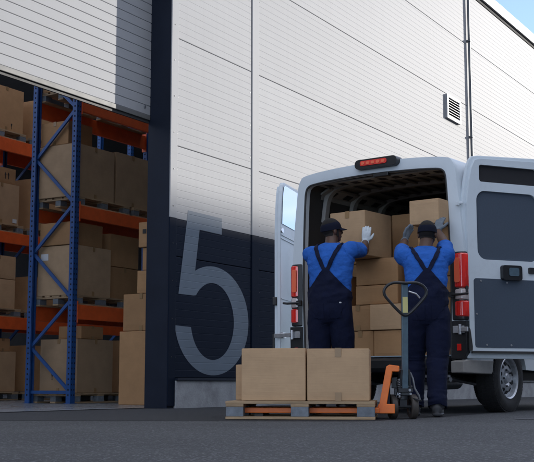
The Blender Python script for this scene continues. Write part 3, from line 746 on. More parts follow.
# sill, bumper, underbody
MB().box(-.86, .86, -.03, .07, .5505, .562).build('sill_plate', 'sill_plate', van, bevel=.003)
bu = MB(); bu.prism([[(-.10, .40), (-.12, .44), (-.12, .52), (-.02, .545), (.02, .545), (.02, .40)]], -.86, .86); bu.v = [(v[1], v[0], v[2]) for v in bu.v]; bu.build('rear_bumper', 'plastic_black', van, bevel=.01)
for sg in (1, -1):
    bc = MB(); bc.prism([[(-.10, .39), (-.10, .50), (.02, .515), (.55, .515), (.52, .40), (.50, .38)]], .90, 1.035); bc.v = [(sg * v[1], v[0], v[2]) for v in bc.v]
    bc.build('bumper_corner', 'bumper_grey', van, bevel=.02, seg=3)
MB().box(-.80, .80, .10, 3.0, .42, .50).build('underfloor', 'black_gap', van)
for x in (-.45, .45): MB().box(x - .04, x + .04, .05, 4.8, .33, .42).build('chassis_rail', 'metal_dark', van)
ax = MB(); ax.tube([(-.80, .98, .34), (.80, .98, .34)], .045, 12); ax.build('rear_axle', 'metal_dark', van, smooth=True)
for x in (-.6, .6):
    ls = MB(); ls.tube([(x, .18, .40), (x, .55, .33), (x, .98, .29), (x, 1.4, .33), (x, 1.75, .40)], .022, 6); ls.build('leaf_spring', 'steel', van)
ex = MB(); ex.tube([(.38, .30, .30), (.38, 1.0, .31)], [.08, .08], 14); ex.tube([(.38, .3, .30), (.55, .18, .31), (.78, .12, .33)], .025, 8); ex.build('exhaust', 'steel', van, smooth=True)
MB().box(.25, .82, .02, .05, .345, .375).build('tow_bar', 'steel', van, bevel=.006)
# wheels
def make_wheel(x, y, sg):
    w = empty('wheel', (x, y, .345), 0, van)
    t = MB(); t.lathe([(-.10, .212), (-.112, .25), (-.115, .30), (-.10, .335), (-.07, .345), (.07, .345), (.10, .335), (.115, .30), (.112, .25), (.10, .212), (.06, .205), (-.06, .205)], 64)
    t.build('tyre', 'rubber', w, smooth=True)
    tr = MB()
    for k in range(60):
        a_ = 2 * PI * k / 60
        for xx, da in ((-.075, 0), (-.025, .5), (.025, 0), (.075, .5)):
            M_ = Matrix.Rotation(a_ + da * 2 * PI / 60, 4, 'X'); b_ = MB().box(xx - .021, xx + .021, -.0135, .0135, .338, .350); tr.add([M_ @ Vector(v) for v in b_.v], b_.f)
    stuff(tr.build('tread_blocks', 'rubber', w))
    o_ = sg
    r = MB(); r.lathe([(o_ * .10, .216), (o_ * .108, .208), (o_ * .095, .195), (o_ * .055, .188), (o_ * .045, .165), (o_ * .075, .12), (o_ * .08, .085), (o_ * .06, .06), (o_ * .06, .001), (-o_ * .06, .001), (-o_ * .06, .19), (-o_ * .10, .215)], 48)
    r.build('rim', 'rim_silver', w, smooth=True, ang=30)
    hc = MB(); hc.lathe([(o_ * .058, .058), (o_ * .075, .055), (o_ * .09, .04), (o_ * .094, .001)], 24, closed=False); hc.build('hub_cap', 'rim_silver', w, smooth=True)
    for k in range(10):   # ventilation holes, each a dark rounded opening on the dished disc
        a_ = 2 * PI * k / 10
        p_ = MB(); p_.prism([rrect(-.022, .022, .128, .162, .014, 4)], -.006, .006)
        M_ = Matrix.Rotation(a_, 4, 'X')
        p_.v = [tuple(M_ @ Vector((o_ * (.0665 - (v[2] - .145) * .72) + v[1], v[0], v[2]))) for v in p_.v]
        p_.build('rim_hole', 'slot_dark', w)
    for k in range(5):
        a_ = 2 * PI * (k + .5) / 5; n_ = MB(); n_.lathe([(o_ * .07, .011), (o_ * .095, .010), (o_ * .097, .001)], 6, 'x', (0, .085 * math.cos(a_), .085 * math.sin(a_)), closed=False); n_.build('wheel_nut', 'metal_dark', w)
for x, y, sg in ((.89, .98, 1), (-.89, .98, -1), (.89, 4.45, 1), (-.89, 4.45, -1)): make_wheel(x, y, sg)

# doors
def make_door(hx, hy, ang, sg, label):
    """door-local x runs from the hinge to the free edge; inner face at y = 0 looking towards -sg*y"""
    d = empty('rear_door', (hx, hy, 0), R_(ang), van); d['label'] = label
    ol_ = [(0.0, .56), (0.0, 1.93), (.012, 2.10), (.035, 2.25), (.07, 2.40), (.10, 2.47), (.13, 2.50), (.2, 2.513), (.92, 2.535), (.94, 2.52), (.945, 2.45), (.945, .56), (.92, .525), (.03, .525)]
    Y = lambda y: sg * y
    def P(loops, y0, y1, nm, mat, **k):
        m_ = MB(); m_.prism(loops, y0, y1); m_.v = [(v[0], Y(v[1]), v[2]) for v in m_.v]; return m_.build(nm, mat, d, **k)
    slot = rrect(.185, .87, 2.245, 2.415, .028); win = rrect(.145, .87, 1.48, 2.155, .10, 8)
    P([ol_], .034, .075, 'outer_skin', 'van_paint', bevel=.012)
    inn = [(.045 + (x - .47) * .0 + (x if x > .5 else x) * .93 if False else x, z) for x, z in ol_]
    ins = [(.035, .60), (.035, 1.93), (.047, 2.10), (.07, 2.25), (.102, 2.38), (.14, 2.455), (.2, 2.475), (.89, 2.49), (.91, 2.47), (.91, .60), (.88, .57), (.065, .57)]
    P([ins, slot, win], .0, .0335, 'inner_frame', 'van_paint', bevel=.006)
    P([rrect(.18, .875, 2.24, 2.42, .03)], .026, .033, 'upper_recess', 'slot_dark')
    P([rrect(.14, .875, 1.475, 2.16, .10, 8)], .022, .030, 'window_blank', 'door_panel')
    lp = P([rrect(.09, .885, .63, 1.295, .03)], -.006, -.0005, 'trim_panel', 'door_panel', bevel=.002)
    for x, z in ((.17, 1.27), (.47, 1.262), (.115, .95), (.22, .655), (.50, .655), (.78, .655), (.86, .95)):
        m_ = MB(); m_.lathe([(0, .001), (0, .009), (.004, .011), (.004, .001)], 10, 'y', (x, -.0115, z)); m_.v = [(v[0], Y(v[1]), v[2]) for v in m_.v]; m_.build('screw', 'steel', lp)
    P([rrect(.40, .625, 1.285, 1.43, .025)], -.05, -.0005, 'latch', 'plastic_black', bevel=.012)
    P([rrect(.47, .585, 1.325, 1.405, .018)], -.056, -.049, 'latch_handle', 'mast_grey', bevel=.005)
    P([rrect(.73, .80, 1.36, 1.42, .01)], -.02, -.0005, 'lock_plate', 'metal_dark')
    P([rrect(.045, .90, .575, .598, .008)], -.016, -.0005, 'bottom_seal', 'seal')
    P([rrect(-.006, .02, 1.13, 1.22, .012)], -.012, .03, 'rubber_stop', 'seal')
    P([[(.012, .60), (.05, .60), (.052, .64), (.03, .80), (.012, .82)]], -.018, -.0005, 'corner_guard', 'seal')
    # outside: window glass and pressed belt line
    P([[(.055, 2.03), (.92, 2.03), (.92, 2.49), (.2, 2.475), (.14, 2.455), (.105, 2.38), (.075, 2.25)]], .0755, .082, 'window_glass', 'glass_dark')
    for z in (1.90, 1.86, 1.20): P([rrect(.03, .92, z, z + .012, .005, 2)], .0755, .083, 'belt_line', 'van_paint')
    MB
    for x, z in ((.03, 1.72), (.03, 1.36)):
        pass
    P([rrect(.01, .16, .78, .84, .02)], .0755, .10, 'hinge_plate', 'steel', bevel=.004)
    P([rrect(.01, .10, 1.93, 1.98, .02)], .0755, .09, 'hinge_plate', 'steel', bevel=.004)
    return d
make_door(1.030, -.005, 60.5, 1, 'open right rear door showing its dark trim panels')
make_door(-1.285, .02, 112, -1, 'open left rear door swung back along the van side')

# ------------------------------------------------------------------ boxes in the van
def vbox(x0, x1, y0, y1, z0, h, label, rz=0, **k):
    c = MV @ Vector(((x0 + x1) / 2, (y0 + y1) / 2, z0)); return carton(x1 - x0, y1 - y0, h, c, -VY + R_(rz), label, **k)
C1 = dict(mat='cardboard'); C2 = dict(mat='cardboard_brown')
F = .5515
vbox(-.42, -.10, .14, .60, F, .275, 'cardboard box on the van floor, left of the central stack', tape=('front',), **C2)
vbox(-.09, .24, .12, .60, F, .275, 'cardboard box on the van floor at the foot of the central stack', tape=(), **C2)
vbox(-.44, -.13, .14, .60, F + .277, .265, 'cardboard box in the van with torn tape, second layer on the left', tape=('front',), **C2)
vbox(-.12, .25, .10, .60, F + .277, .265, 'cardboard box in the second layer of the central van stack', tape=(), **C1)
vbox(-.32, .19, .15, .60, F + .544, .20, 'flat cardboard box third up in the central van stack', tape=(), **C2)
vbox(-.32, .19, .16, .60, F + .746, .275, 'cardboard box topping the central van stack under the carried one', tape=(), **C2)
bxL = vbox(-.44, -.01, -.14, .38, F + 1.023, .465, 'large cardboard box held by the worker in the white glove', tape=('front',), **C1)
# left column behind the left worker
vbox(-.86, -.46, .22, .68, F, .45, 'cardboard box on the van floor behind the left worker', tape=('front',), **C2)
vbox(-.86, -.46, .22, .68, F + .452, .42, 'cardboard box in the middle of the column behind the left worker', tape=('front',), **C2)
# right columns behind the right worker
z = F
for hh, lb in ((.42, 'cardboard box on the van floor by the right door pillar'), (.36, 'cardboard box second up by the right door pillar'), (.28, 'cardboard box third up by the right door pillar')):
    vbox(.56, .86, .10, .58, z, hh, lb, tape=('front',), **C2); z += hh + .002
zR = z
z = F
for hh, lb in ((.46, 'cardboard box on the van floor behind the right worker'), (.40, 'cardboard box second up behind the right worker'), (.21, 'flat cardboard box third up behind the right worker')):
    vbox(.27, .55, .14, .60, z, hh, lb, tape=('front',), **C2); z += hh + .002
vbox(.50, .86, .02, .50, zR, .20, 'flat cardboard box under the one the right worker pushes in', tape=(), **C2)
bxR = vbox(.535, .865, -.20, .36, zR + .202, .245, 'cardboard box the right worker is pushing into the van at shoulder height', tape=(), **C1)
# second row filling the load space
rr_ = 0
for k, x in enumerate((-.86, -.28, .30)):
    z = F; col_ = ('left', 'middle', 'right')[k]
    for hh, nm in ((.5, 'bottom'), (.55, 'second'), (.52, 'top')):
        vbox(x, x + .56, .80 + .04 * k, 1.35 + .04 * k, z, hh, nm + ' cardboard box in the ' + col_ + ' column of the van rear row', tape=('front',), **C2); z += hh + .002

# ------------------------------------------------------------------ hand pallet truck
JK = empty('hand_pallet_truck', onp(1.23, .385, .0), PA); JK.location.z = 0
tag(JK, 'orange hand pallet truck with dark loop handle under the loaded pallet', 'pallet truck')
for y0 in (-.27, .11):
    fk = MB(); fk.box(-1.12, .0, y0, y0 + .16, .052, .095); fk.box(-1.16, -1.12, y0 + .02, y0 + .14, .058, .088); fko = fk.build('fork', 'jack_orange', JK, bevel=.006)
    rl = MB(); rl.lathe([(-.035, .002), (-.035, .036), (.035, .036), (.035, .002)], 20, 'y', (-.98, y0 + .08, .0365)); rl.build('fork_roller', 'poly_wheel', JK, smooth=True)
# heel frame: slanted side bars, base bars, cross plates
for sy in (-1, 1):
    f_ = MB(); f_.prism([[(-.01, .05), (.125, .05), (.125, .125), (.06, .125), (.108, .385), (.165, .385), (.165, .43), (.085, .44), (.06, .425), (.0, .125), (-.01, .12)]], sy * .20 - .022, sy * .20 + .022)
    f_.build('side_frame', 'jack_orange', JK, bevel=.006)
MB().box(.06, .085, -.178, .178, .12, .42).build('heel_plate', 'navy', JK, bevel=.004)
MB().box(.088, .13, -.178, .178, .386, .428).build('top_plate', 'jack_orange', JK, bevel=.006)
MB().box(.0, .05, -.178, .178, .052, .112).build('base_cross', 'jack_orange', JK, bevel=.005)
# pump and steering head at x = .26
HX = .188
hp = MB(); hp.lathe([(.16, .001), (.16, .05), (.30, .05), (.31, .035), (.40, .035), (.41, .02), (.43, .02), (.43, .001)], 20, 'z', (HX, 0, 0)); hp.build('hydraulic_pump', 'metal_dark', JK, smooth=True)
hb = MB(); hb.box(HX - .07, HX + .06, -.06, .06, .19, .25); hb.box(HX - .09, HX - .04, -.045, .045, .25, .34); hb.tube([(HX + .05, -.03, .22), (HX + .05, -.03, .33)], .018, 10); hb.tube([(HX + .03, .05, .2), (HX + .03, .05, .36)], .014, 10); hb.build('pump_block', 'metal_dark', JK, bevel=.006)
pr_ = MB(); pr_.tube([(HX, 0, .30), (HX, 0, .40)], .017, 10); pr_.build('piston', 'steel', JK, smooth=True)
ST = R_(14)     # steering angle: loop faces the camera
def stm(v): return Matrix.Translation((HX, 0, 0)) @ Matrix.Rotation(ST, 4, 'Z') @ Vector(v)
# steer-local: x = width of loop, -y = towards the camera
ax_ = MB(); ax_.tube([(-.115, 0, .10), (.115, 0, .10)], .014, 10); ax_.box(-.03, .03, -.03, .03, .10, .19); ax_.v = [tuple(stm(v)) for v in ax_.v]; ax_.build('steering_axle', 'metal_dark', JK)
for sx in (-.085, .085):
    wt = MB(); wt.lathe([(-.026, .06), (-.028, .092), (-.02, .10), (.02, .10), (.028, .092), (.026, .06)], 36, 'x', (sx, 0, .10)); wt.v = [tuple(stm(v)) for v in wt.v]
    wo = wt.build('steering_wheel_tyre', 'poly_wheel', JK, smooth=True)
    wr = MB(); wr.lathe([(-.018, .001), (-.018, .025), (-.010, .03), (-.010, .055), (-.022, .0595), (.022, .0595), (.010, .055), (.010, .03), (.018, .025), (.018, .001)], 30, 'x', (sx, 0, .10)); wr.v = [tuple(stm(v)) for v in wr.v]; wr.build('wheel_hub', 'metal_dark', wo, smooth=True)
    wb = MB(); wb.tube([(sx * 1.37, -.005, .10), (sx * 1.45, -.005, .10)], .012, 8); wb.v = [tuple(stm(v)) for v in wb.v]; wb.build('axle_nut', 'steel', wo)
sg_ = MB(); sg_.tube([stm((-.045 + .016 * math.cos(a_ * .7), -.075 + .016 * math.sin(a_ * .7), .17 + a_ * .0016)) for a_ in range(0, 100)], .0032, 5); sg_.build('return_spring', 'steel', JK, smooth=True)
for bx_, by_, bz_ in ((-.055, -.062, .205), (.05, -.062, .205), (-.02, -.062, .235), (.03, -.115, .235)):
    bb_ = MB(); bb_.lathe([(-.012, .001), (-.012, .011), (.0, .012), (.0, .001)], 6, 'y', (bx_, by_, bz_)); bb_.v = [tuple(stm(v)) for v in bb_.v]; bb_.build('bolt', 'steel', JK)
pd_ = MB(); pd_.bar((.07, -.05, .17), (.12, -.12, .15), .03, .012); pd_.tube([(-.10, -.02, .12), (-.07, -.06, .17), (-.05, -.06, .24), (-.06, -.05, .31)], .008, 8); pd_.v = [tuple(stm(v)) for v in pd_.v]; pd_.build('release_pedal', 'metal_dark', JK)
# tiller
TL = lambda z: -.085 - (z - .24) * .05
tl = MB(); tl.bar((-.0, TL(.24), .24), (0, TL(1.115), 1.115), .052, .03, (0, 1, 0)); tl.v = [tuple(stm(v)) for v in tl.v]; tlo = tl.build('tiller_mast', 'mast_grey', JK, bevel=.005)
lb_ = MB(); lb_.box(-.021, .021, TL(.93) - .0215, TL(.93) - .0165, .865, .995); lb_.v = [tuple(stm(v)) for v in lb_.v]; lb_.build('warning_label', 'yellow_label', tlo)
yk = MB(); yk.box(-.06, .06, -.11, -.05, .22, .25); yk.bar((-.045, -.08, .24), (-.03, -.10, .40), .016, .03, (0, 1, 0)); yk.bar((.045, -.08, .24), (.03, -.10, .40), .016, .03, (0, 1, 0)); yk.tube([(-.06, -.08, .26), (.06, -.08, .26)], .014, 8); yk.v = [tuple(stm(v)) for v in yk.v]; yk.build('tiller_yoke', 'metal_dark', JK)
lk = MB(); lk.tube([(.05, -.06, .38), (.075, -.05, .33), (.09, -.045, .25), (.13, -.03, .19), (.14, -.02, .15)], .009, 8); lk.v = [tuple(stm(v)) for v in lk.v]; lk.build('pedal_linkage', 'steel', JK, smooth=True)
loop = []
key = [(0, 1.108), (.06, 1.112), (.105, 1.108), (.145, 1.09), (.172, 1.06), (.178, 1.03), (.168, 1.00), (.14, .965), (.08, .90), (.03, .855), (.0, .845)]
kk = key + [(-x, z) for x, z in reversed(key[1:-1])]
n_ = len(kk)
for i in range(n_):
    p0, p1, p2, p3 = kk[i - 1], kk[i], kk[(i + 1) % n_], kk[(i + 2) % n_]
    for t in (0, .33, .66): loop.append(tuple(.5 * (2 * p1[c] + (p2[c] - p0[c]) * t + (2 * p0[c] - 5 * p1[c] + 4 * p2[c] - p3[c]) * t * t + (3 * p1[c] - p0[c] - 3 * p2[c] + p3[c]) * t ** 3) for c in (0, 1)))
lo = MB(); lo.tube([stm((x, TL(z) - .022, z)) for x, z in loop], .0125, 10, closed=True); lo.build('loop_handle', 'plastic_black', JK, smooth=True)
lv_ = MB(); lv_.tube([stm((.03, TL(1.0) - .02, 1.04)), stm((.09, TL(1.0) - .03, 1.02)), stm((.12, TL(1.0) - .03, .985))], .007, 8); lv_.build('control_lever', 'steel', JK, smooth=True)

# ------------------------------------------------------------------ people
def ring_loft(rings, n=20):
    """rings: (centre, side vec, fwd vec, ra, rb)"""
    vs = []; fs = []
    for c, sx, sy, ra, rb in rings:
        for k in range(n):
            a_ = 2 * PI * k / n; vs.append(Vector(c) + Vector(sx) * (ra * math.cos(a_)) + Vector(sy) * (rb * math.sin(a_)))
    m_ = len(rings)
    for i in range(m_ - 1):
        for k in range(n): fs.append((i * n + k, i * n + (k + 1) % n, (i + 1) * n + (k + 1) % n, (i + 1) * n + k))
    fs.append(tuple(range(n - 1, -1, -1))); fs.append(tuple((m_ - 1) * n + k for k in range(n)))
    return vs, fs
def ball(c, r, M=None, n=14):
    vs = []; fs = []
    r = r if isinstance(r, (tuple, list)) else (r, r, r)
    for i in range(1, n):
        t = PI * i / n
        for k in range(2 * n):
            a_ = PI * k / n; p = Vector((r[0] * math.sin(t) * math.cos(a_), r[1] * math.sin(t) * math.sin(a_), r[2] * math.cos(t)))
            if M is not None: p = M @ p
            vs.append(Vector(c) + p)
    t_ = Vector((0, 0, r[2])); b_ = Vector((0, 0, -r[2]))
    if M is not None: t_ = M @ t_; b_ = M @ b_
    vs += [Vector(c) + t_, Vector(c) + b_]; w_ = 2 * n; T = len(vs) - 2
    for i in range(n - 2):
        for k in range(w_): fs.append((i * w_ + k, (i + 1) * w_ + k, (i + 1) * w_ + (k + 1) % w_, i * w_ + (k + 1) % w_))
    for k in range(w_): fs.append((T, k, (k + 1) % w_)); fs.append((T + 1, (n - 2) * w_ + (k + 1) % w_, (n - 2) * w_ + k))
    return vs, fs
def capsule(pts, rs, n=16): m_ = MB(); m_.tube(pts, rs, n); return m_.v, m_.f
def ik(a, b, l1, l2, pole):
    a = Vector(a); b = Vector(b); d = b - a; L = d.length
    if L > (l1 + l2) * .995: b = a + d.normalized() * (l1 + l2) * .995; d = b - a; L = d.length
    x = (l1 * l1 - l2 * l2 + L * L) / (2 * L); hh = math.sqrt(max(0, l1 * l1 - x * x)); dn = d.normalized()
    p = Vector(pole); p = (p - dn * p.dot(dn)).normalized()
    return a + dn * x + p * hh, b

def clip_mesh(V, T, f):
    """keep the part of a triangle mesh where f > 0, cutting along f = 0"""
    out = []; newv = []; cache = {}; n0 = len(V)
    def cut(i, j):
        k = (i, j) if i < j else (j, i)
        if k not in cache:
            t = f[i] / (f[i] - f[j]); newv.append(V[i] + (V[j] - V[i]) * t); cache[k] = n0 + len(newv) - 1
        return cache[k]
    pos = f > 0; cnt = pos[T].sum(1)
    out = [tuple(t) for t in T[cnt == 3]]
    for t in T[(cnt > 0) & (cnt < 3)]:
        poly = []
        for a_ in range(3):
            i, j = int(t[a_]), int(t[(a_ + 1) % 3])
            if pos[i]: poly.append(i)
            if pos[i] != pos[j]: poly.append(cut(i, j))
        if len(poly) >= 3: out.append(tuple(poly))
    allv = np.vstack([V, np.array(newv)]) if newv else V
    used = sorted({i for p in out for i in p}); mp_ = {u: k for k, u in enumerate(used)}
    return [tuple(allv[i]) for i in used], [tuple(mp_[i] for i in p) for p in out], used

def make_person(name, label, loc, yaw, sc, P):
    root = empty(name, loc, -yaw); tag(root, label, 'person')
    inv = (Matrix.Translation(Vector(loc)) @ Matrix.Rotation(-yaw, 4, 'Z')).inverted()
    lw = lambda w: inv @ Vector(w)
    lean = P.get('lean', 0.0); X = Vector((1, 0, 0)); 
    def sp(z): # spine point at nominal height z
        t = max(0, (z - .95)) / .55
        return Vector((P.get('shift', 0) * t, lean * t * (.55 + .45 * t), z * sc - abs(lean) * .18 * t * t))
    tw = P.get('twist', 0)   # shoulder twist
    def sx(z): 
        a_ = tw * min(1, max(0, (z - 1.0) / .4)); return Vector((math.cos(a_), -math.sin(a_), 0))
    def sy(z): v = sx(z); return Vector((-v.y, v.x, 0))
    parts = MB(); SEGS = []   # (name, a, b, ra, rb)
    tr = [(.80, .10, .09), (.86, .155, .115), (.93, .172, .128), (1.02, .165, .118), (1.12, .163, .115), (1.22, .175, .122), (1.32, .188, .126), (1.40, .190, .118), (1.455, .165, .100), (1.49, .105, .080), (1.51, .07, .065)]
    parts.add(*ring_loft([(sp(z), sx(z), sy(z), a_ * sc * P.get('girth', 1), b_ * sc * P.get('girth', 1)) for z, a_, b_ in tr], 28))
    SEGS.append(('torso', sp(.90), sp(1.40), .15, .15))
    # head
    hy = P.get('head_yaw', 0); hp = P.get('head_pitch', 0)
    nb_ = sp(1.47) + Vector((0, -.01, 0)); hc = sp(1.50) + Vector((P.get('head_dx', 0), .045 + P.get('head_dy', 0), .142 * sc))
    HM = Matrix.Rotation(-hy, 3, 'Z') @ Matrix.Rotation(-hp, 3, 'X')
    parts.add(*capsule([nb_, nb_.lerp(hc, .5), hc], [.066, .060, .060], 18))
    H = lambda x, y, z: hc + HM @ Vector((x, y, z))
    parts.add(*ball(H(0, -.012, .03), (.078, .098, .092), HM)); parts.add(*ball(H(0, .018, -.035), (.062, .076, .075), HM)); parts.add(*ball(H(0, .050, -.088), (.036, .034, .026), HM))
    parts.add(*capsule([H(0, .088, .012), H(0, .108, -.022), H(0, .098, -.034)], [.010, .016, .014], 10)); parts.add(*ball(H(0, .084, -.062), (.024, .014, .012), HM))
    for s_ in (1, -1):
        parts.add(*ball(H(s_ * .080, -.012, -.012), (.010, .019, .031), HM)); parts.add(*ball(H(s_ * .030, .080, .022), (.022, .014, .008), HM))
    SEGS.append(('neck', sp(1.47), hc - Vector((0, 0, .08)), .06, .06)); SEGS.append(('head', hc - Vector((0, 0, .04)), hc + Vector((0, 0, .05)), .09, .09))
    # legs
    feet = []
    for s_, (hipx, ankle, pole, toe) in enumerate(P['legs']):
        hip = Vector((hipx, 0, .885 * sc)) + Vector((0, 0, 0)); an = Vector(ankle)
        kn, an = ik(hip, an, .41 * sc, .405 * sc, pole)
        parts.add(*capsule([hip + Vector((0, 0, .05)), hip, hip.lerp(kn, .35), hip.lerp(kn, .75), kn, kn.lerp(an, .3), kn.lerp(an, .7), an + Vector((0, 0, .03)), an - Vector((0, 0, .02))],
                           [r * sc for r in (.085, .100, .097, .083, .074, .072, .066, .062, .062)], 20))
        t_ = Vector(toe).normalized(); fz = Vector((0, 0, 1)); fs_ = t_.cross(fz).normalized()
        base = Vector((an.x, an.y, an.z - .085))
        parts.add(*ring_loft([(base + t_ * d_ + fz * z_, fs_, fz, a_, b_) for d_, z_, a_, b_ in ((-.085, .045, .022, .03), (-.07, .05, .036, .048), (-.02, .06, .042, .058), (.05, .05, .044, .046), (.12, .036, .048, .034), (.165, .032, .042, .030), (.19, .028, .022, .018))], 18))
        parts.add(*ring_loft([(base + t_ * d_ + fz * .011, fs_, fz, a_, .011) for d_, a_ in ((-.09, .025), (-.07, .04), (0, .045), (.12, .052), (.17, .046), (.195, .022))], 18))
        SEGS.append(('thigh', hip, kn, .09, .08)); SEGS.append(('shin', kn, an, .08, .07)); SEGS.append(('foot', base + t_ * -.05, base + t_ * .14, .045, .045)); feet.append((base, t_, an))
    # arms and hands
    hands = []
    for s_, A_ in zip((-1, 1), P['arms']):
        shp = sp(1.425) + sx(1.4) * (s_ * .190 * sc) + Vector(A_.get('sh', (0, 0, 0)))
        wr = lw(A_['wrist']); el, wr = ik(shp, wr, .295 * sc, .262 * sc, A_['pole'])
        inner = sp(1.40) + sx(1.4) * (s_ * .11 * sc)
        parts.add(*capsule([inner, inner.lerp(shp, .6), shp, shp.lerp(el, .3), shp.lerp(el, .65), el, el.lerp(wr, .25), el.lerp(wr, .6), wr], [.075, .072, .066, .058, .052, .044, .047, .040, .030], 18))
        SEGS.append(('uarm', shp, el, .055, .048)); SEGS.append(('farm', el, wr, .045, .032))
        fd = (inv.to_3x3() @ Vector(A_['fingers'])).normalized(); pn = inv.to_3x3() @ Vector(A_['palm']); pn = (pn - fd * pn.dot(fd)).normalized()
        sd_ = fd.cross(pn).normalized(); th = A_.get('thumb', 1)
        pc = wr + fd * .055
        parts.add(*ring_loft([(wr + fd * d_, sd_, pn, a_, b_) for d_, a_, b_ in ((-.02, .026, .020), (.01, .031, .019), (.04, .040, .018), (.075, .044, .017), (.098, .040, .013))], 16))
        cu = A_.get('curl', .25)
        for i, (off, ln) in enumerate(((-.033, .070), (-.011, .080), (.011, .076), (.033, .060))):
            off *= -th
            spread = sd_ * (off * 1.6)
            p0 = wr + fd * .085 + sd_ * off; d0 = (fd + spread * .9).normalized()
            p1 = p0 + (d0 * math.cos(cu) + pn * math.sin(cu)) * (ln * .52); p2 = p1 + (d0 * math.cos(cu * 2) + pn * math.sin(cu * 2)) * (ln * .34); p3 = p2 + (d0 * math.cos(cu * 2.8) + pn * math.sin(cu * 2.8)) * (ln * .24)
            parts.add(*capsule([p0, p1, p2, p3], [.0105, .0100, .0092, .0075], 10)); parts.add(*ball(p3, .0075, n=6))
        t0 = wr + fd * .022 + sd_ * (.024 * th); td = (sd_ * th * .72 + fd * .62 + pn * .22).normalized(); t1 = t0 + td * .042; td2 = (sd_ * th * .35 + fd * .85 + pn * .3).normalized(); t2 = t1 + td2 * .032; t3 = t2 + td2 * .022
        parts.add(*capsule([t0, t1, t2, t3], [.0145, .0125, .011, .0085], 10)); parts.add(*ball(t3, .0085, n=6))
        SEGS.append(('hand', wr, wr + fd * .16, .04, .04)); hands.append((wr, fd))
    me = parts.mesh('raw')
    ob = bpy.data.objects.new('raw', me); COL.objects.link(ob)
    md = ob.modifiers.new('r', 'REMESH'); md.mode = 'VOXEL'; md.voxel_size = .0062
    m2 = ob.modifiers.new('s', 'SMOOTH'); m2.factor = .5; m2.iterations = 5
    dg = bpy.context.evaluated_depsgraph_get(); ev = ob.evaluated_get(dg); em = ev.to_mesh()
    em.calc_loop_triangles()
    nv = len(em.vertices); V = np.empty(nv * 3); em.vertices.foreach_get('co', V); V = V.reshape(-1, 3)
    NN = np.empty(nv * 3); em.vertices.foreach_get('normal', NN); NN = NN.reshape(-1, 3)
    T = np.empty(len(em.loop_triangles) * 3, dtype=np.int32); em.loop_triangles.foreach_get('vertices', T); T = T.reshape(-1, 3)
    ev.to_mesh_clear(); bpy.data.objects.remove(ob)
    # soften the hip creases
    E_ = np.vstack([T[:, [0, 1]], T[:, [1, 2]], T[:, [2, 0]]]); deg = np.bincount(E_.ravel(), minlength=nv).astype(float)[:, None]
    hipm = np.clip(1 - np.abs(V[:, 2] - .86 * sc) / .20, 0, 1)[:, None]
    armz = np.array([min((Vector(v) - hh_[0]).length for hh_ in hands) for v in V]); hipm = hipm * (armz > .2)[:, None]
    hipm = np.minimum(1, hipm * 2.2)
    for it in range(130):
        A_ = np.zeros_like(V)
        for c_ in range(3): A_[:, c_] = np.bincount(E_[:, 0], V[E_[:, 1], c_], nv) + np.bincount(E_[:, 1], V[E_[:, 0], c_], nv)
        V = V + (A_ / deg - V) * (.6 * hipm)
    # nearest segment
    best = np.full(nv, 1e9); seg = np.zeros(nv, int); tt = np.zeros(nv); side = []
    for i, (nm, a_, b_, ra, rb) in enumerate(SEGS):
        a_ = np.array(a_); d_ = np.array(b_) - a_; L2 = d_ @ d_
        tu = ((V - a_) @ d_) / L2; t_ = np.clip(tu, 0, 1); ds = np.linalg.norm(V - (a_ + t_[:, None] * d_), axis=1) - (ra + (rb - ra) * t_)
        u = ds < best; best[u] = ds[u]; seg[u] = i; tt[u] = tu[u]
    nmv = np.array([s_[0] for s_ in SEGS])[seg]
    z = V[:, 2]
    # torso-frame coordinates (undo lean and twist)
    tpar = np.clip((z / sc - .95) / .55, 0, 1)
    cxs = P.get('shift', 0) * tpar; cys = lean * tpar * (.55 + .45 * tpar)
    aa = tw * np.clip((z / sc - 1.0) / .4, 0, 1)
    dx = V[:, 0] - cxs; dy = V[:, 1] - cys
    lx = dx * np.cos(aa) - dy * np.sin(aa); ly = dx * np.sin(aa) + dy * np.cos(aa)
    zn = (z + abs(lean) * .18 * tpar ** 2) / sc
    tors = nmv == 'torso'; legs = (nmv == 'thigh') | (nmv == 'shin'); foot = nmv == 'foot'; uar = nmv == 'uarm'; far = nmv == 'farm'; hnd = nmv == 'hand'; nck = nmv == 'neck'; hed = nmv == 'head'
    # wrinkle field
    def wr_(V, s1, s2, amp, st=(1, 1, 1)):
        return np.array([noise.noise(Vector((v[0] * s1 * st[0], v[1] * s1 * st[1], v[2] * s1 * st[2]))) + .5 * noise.noise(Vector((v[0] * s2 * st[0] + 9, v[1] * s2 * st[1], v[2] * s2 * st[2]))) for v in V]) * amp
    def ridge(V, s1, amp, ax):
        r = np.array([1 - abs(noise.noise(Vector((v[0] * s1 * ax[0] + 3.1, v[1] * s1 * ax[1], v[2] * s1 * ax[2])))) * 2 for v in V]); return np.clip(r, -1, 1) * amp
    NV = 'skin'
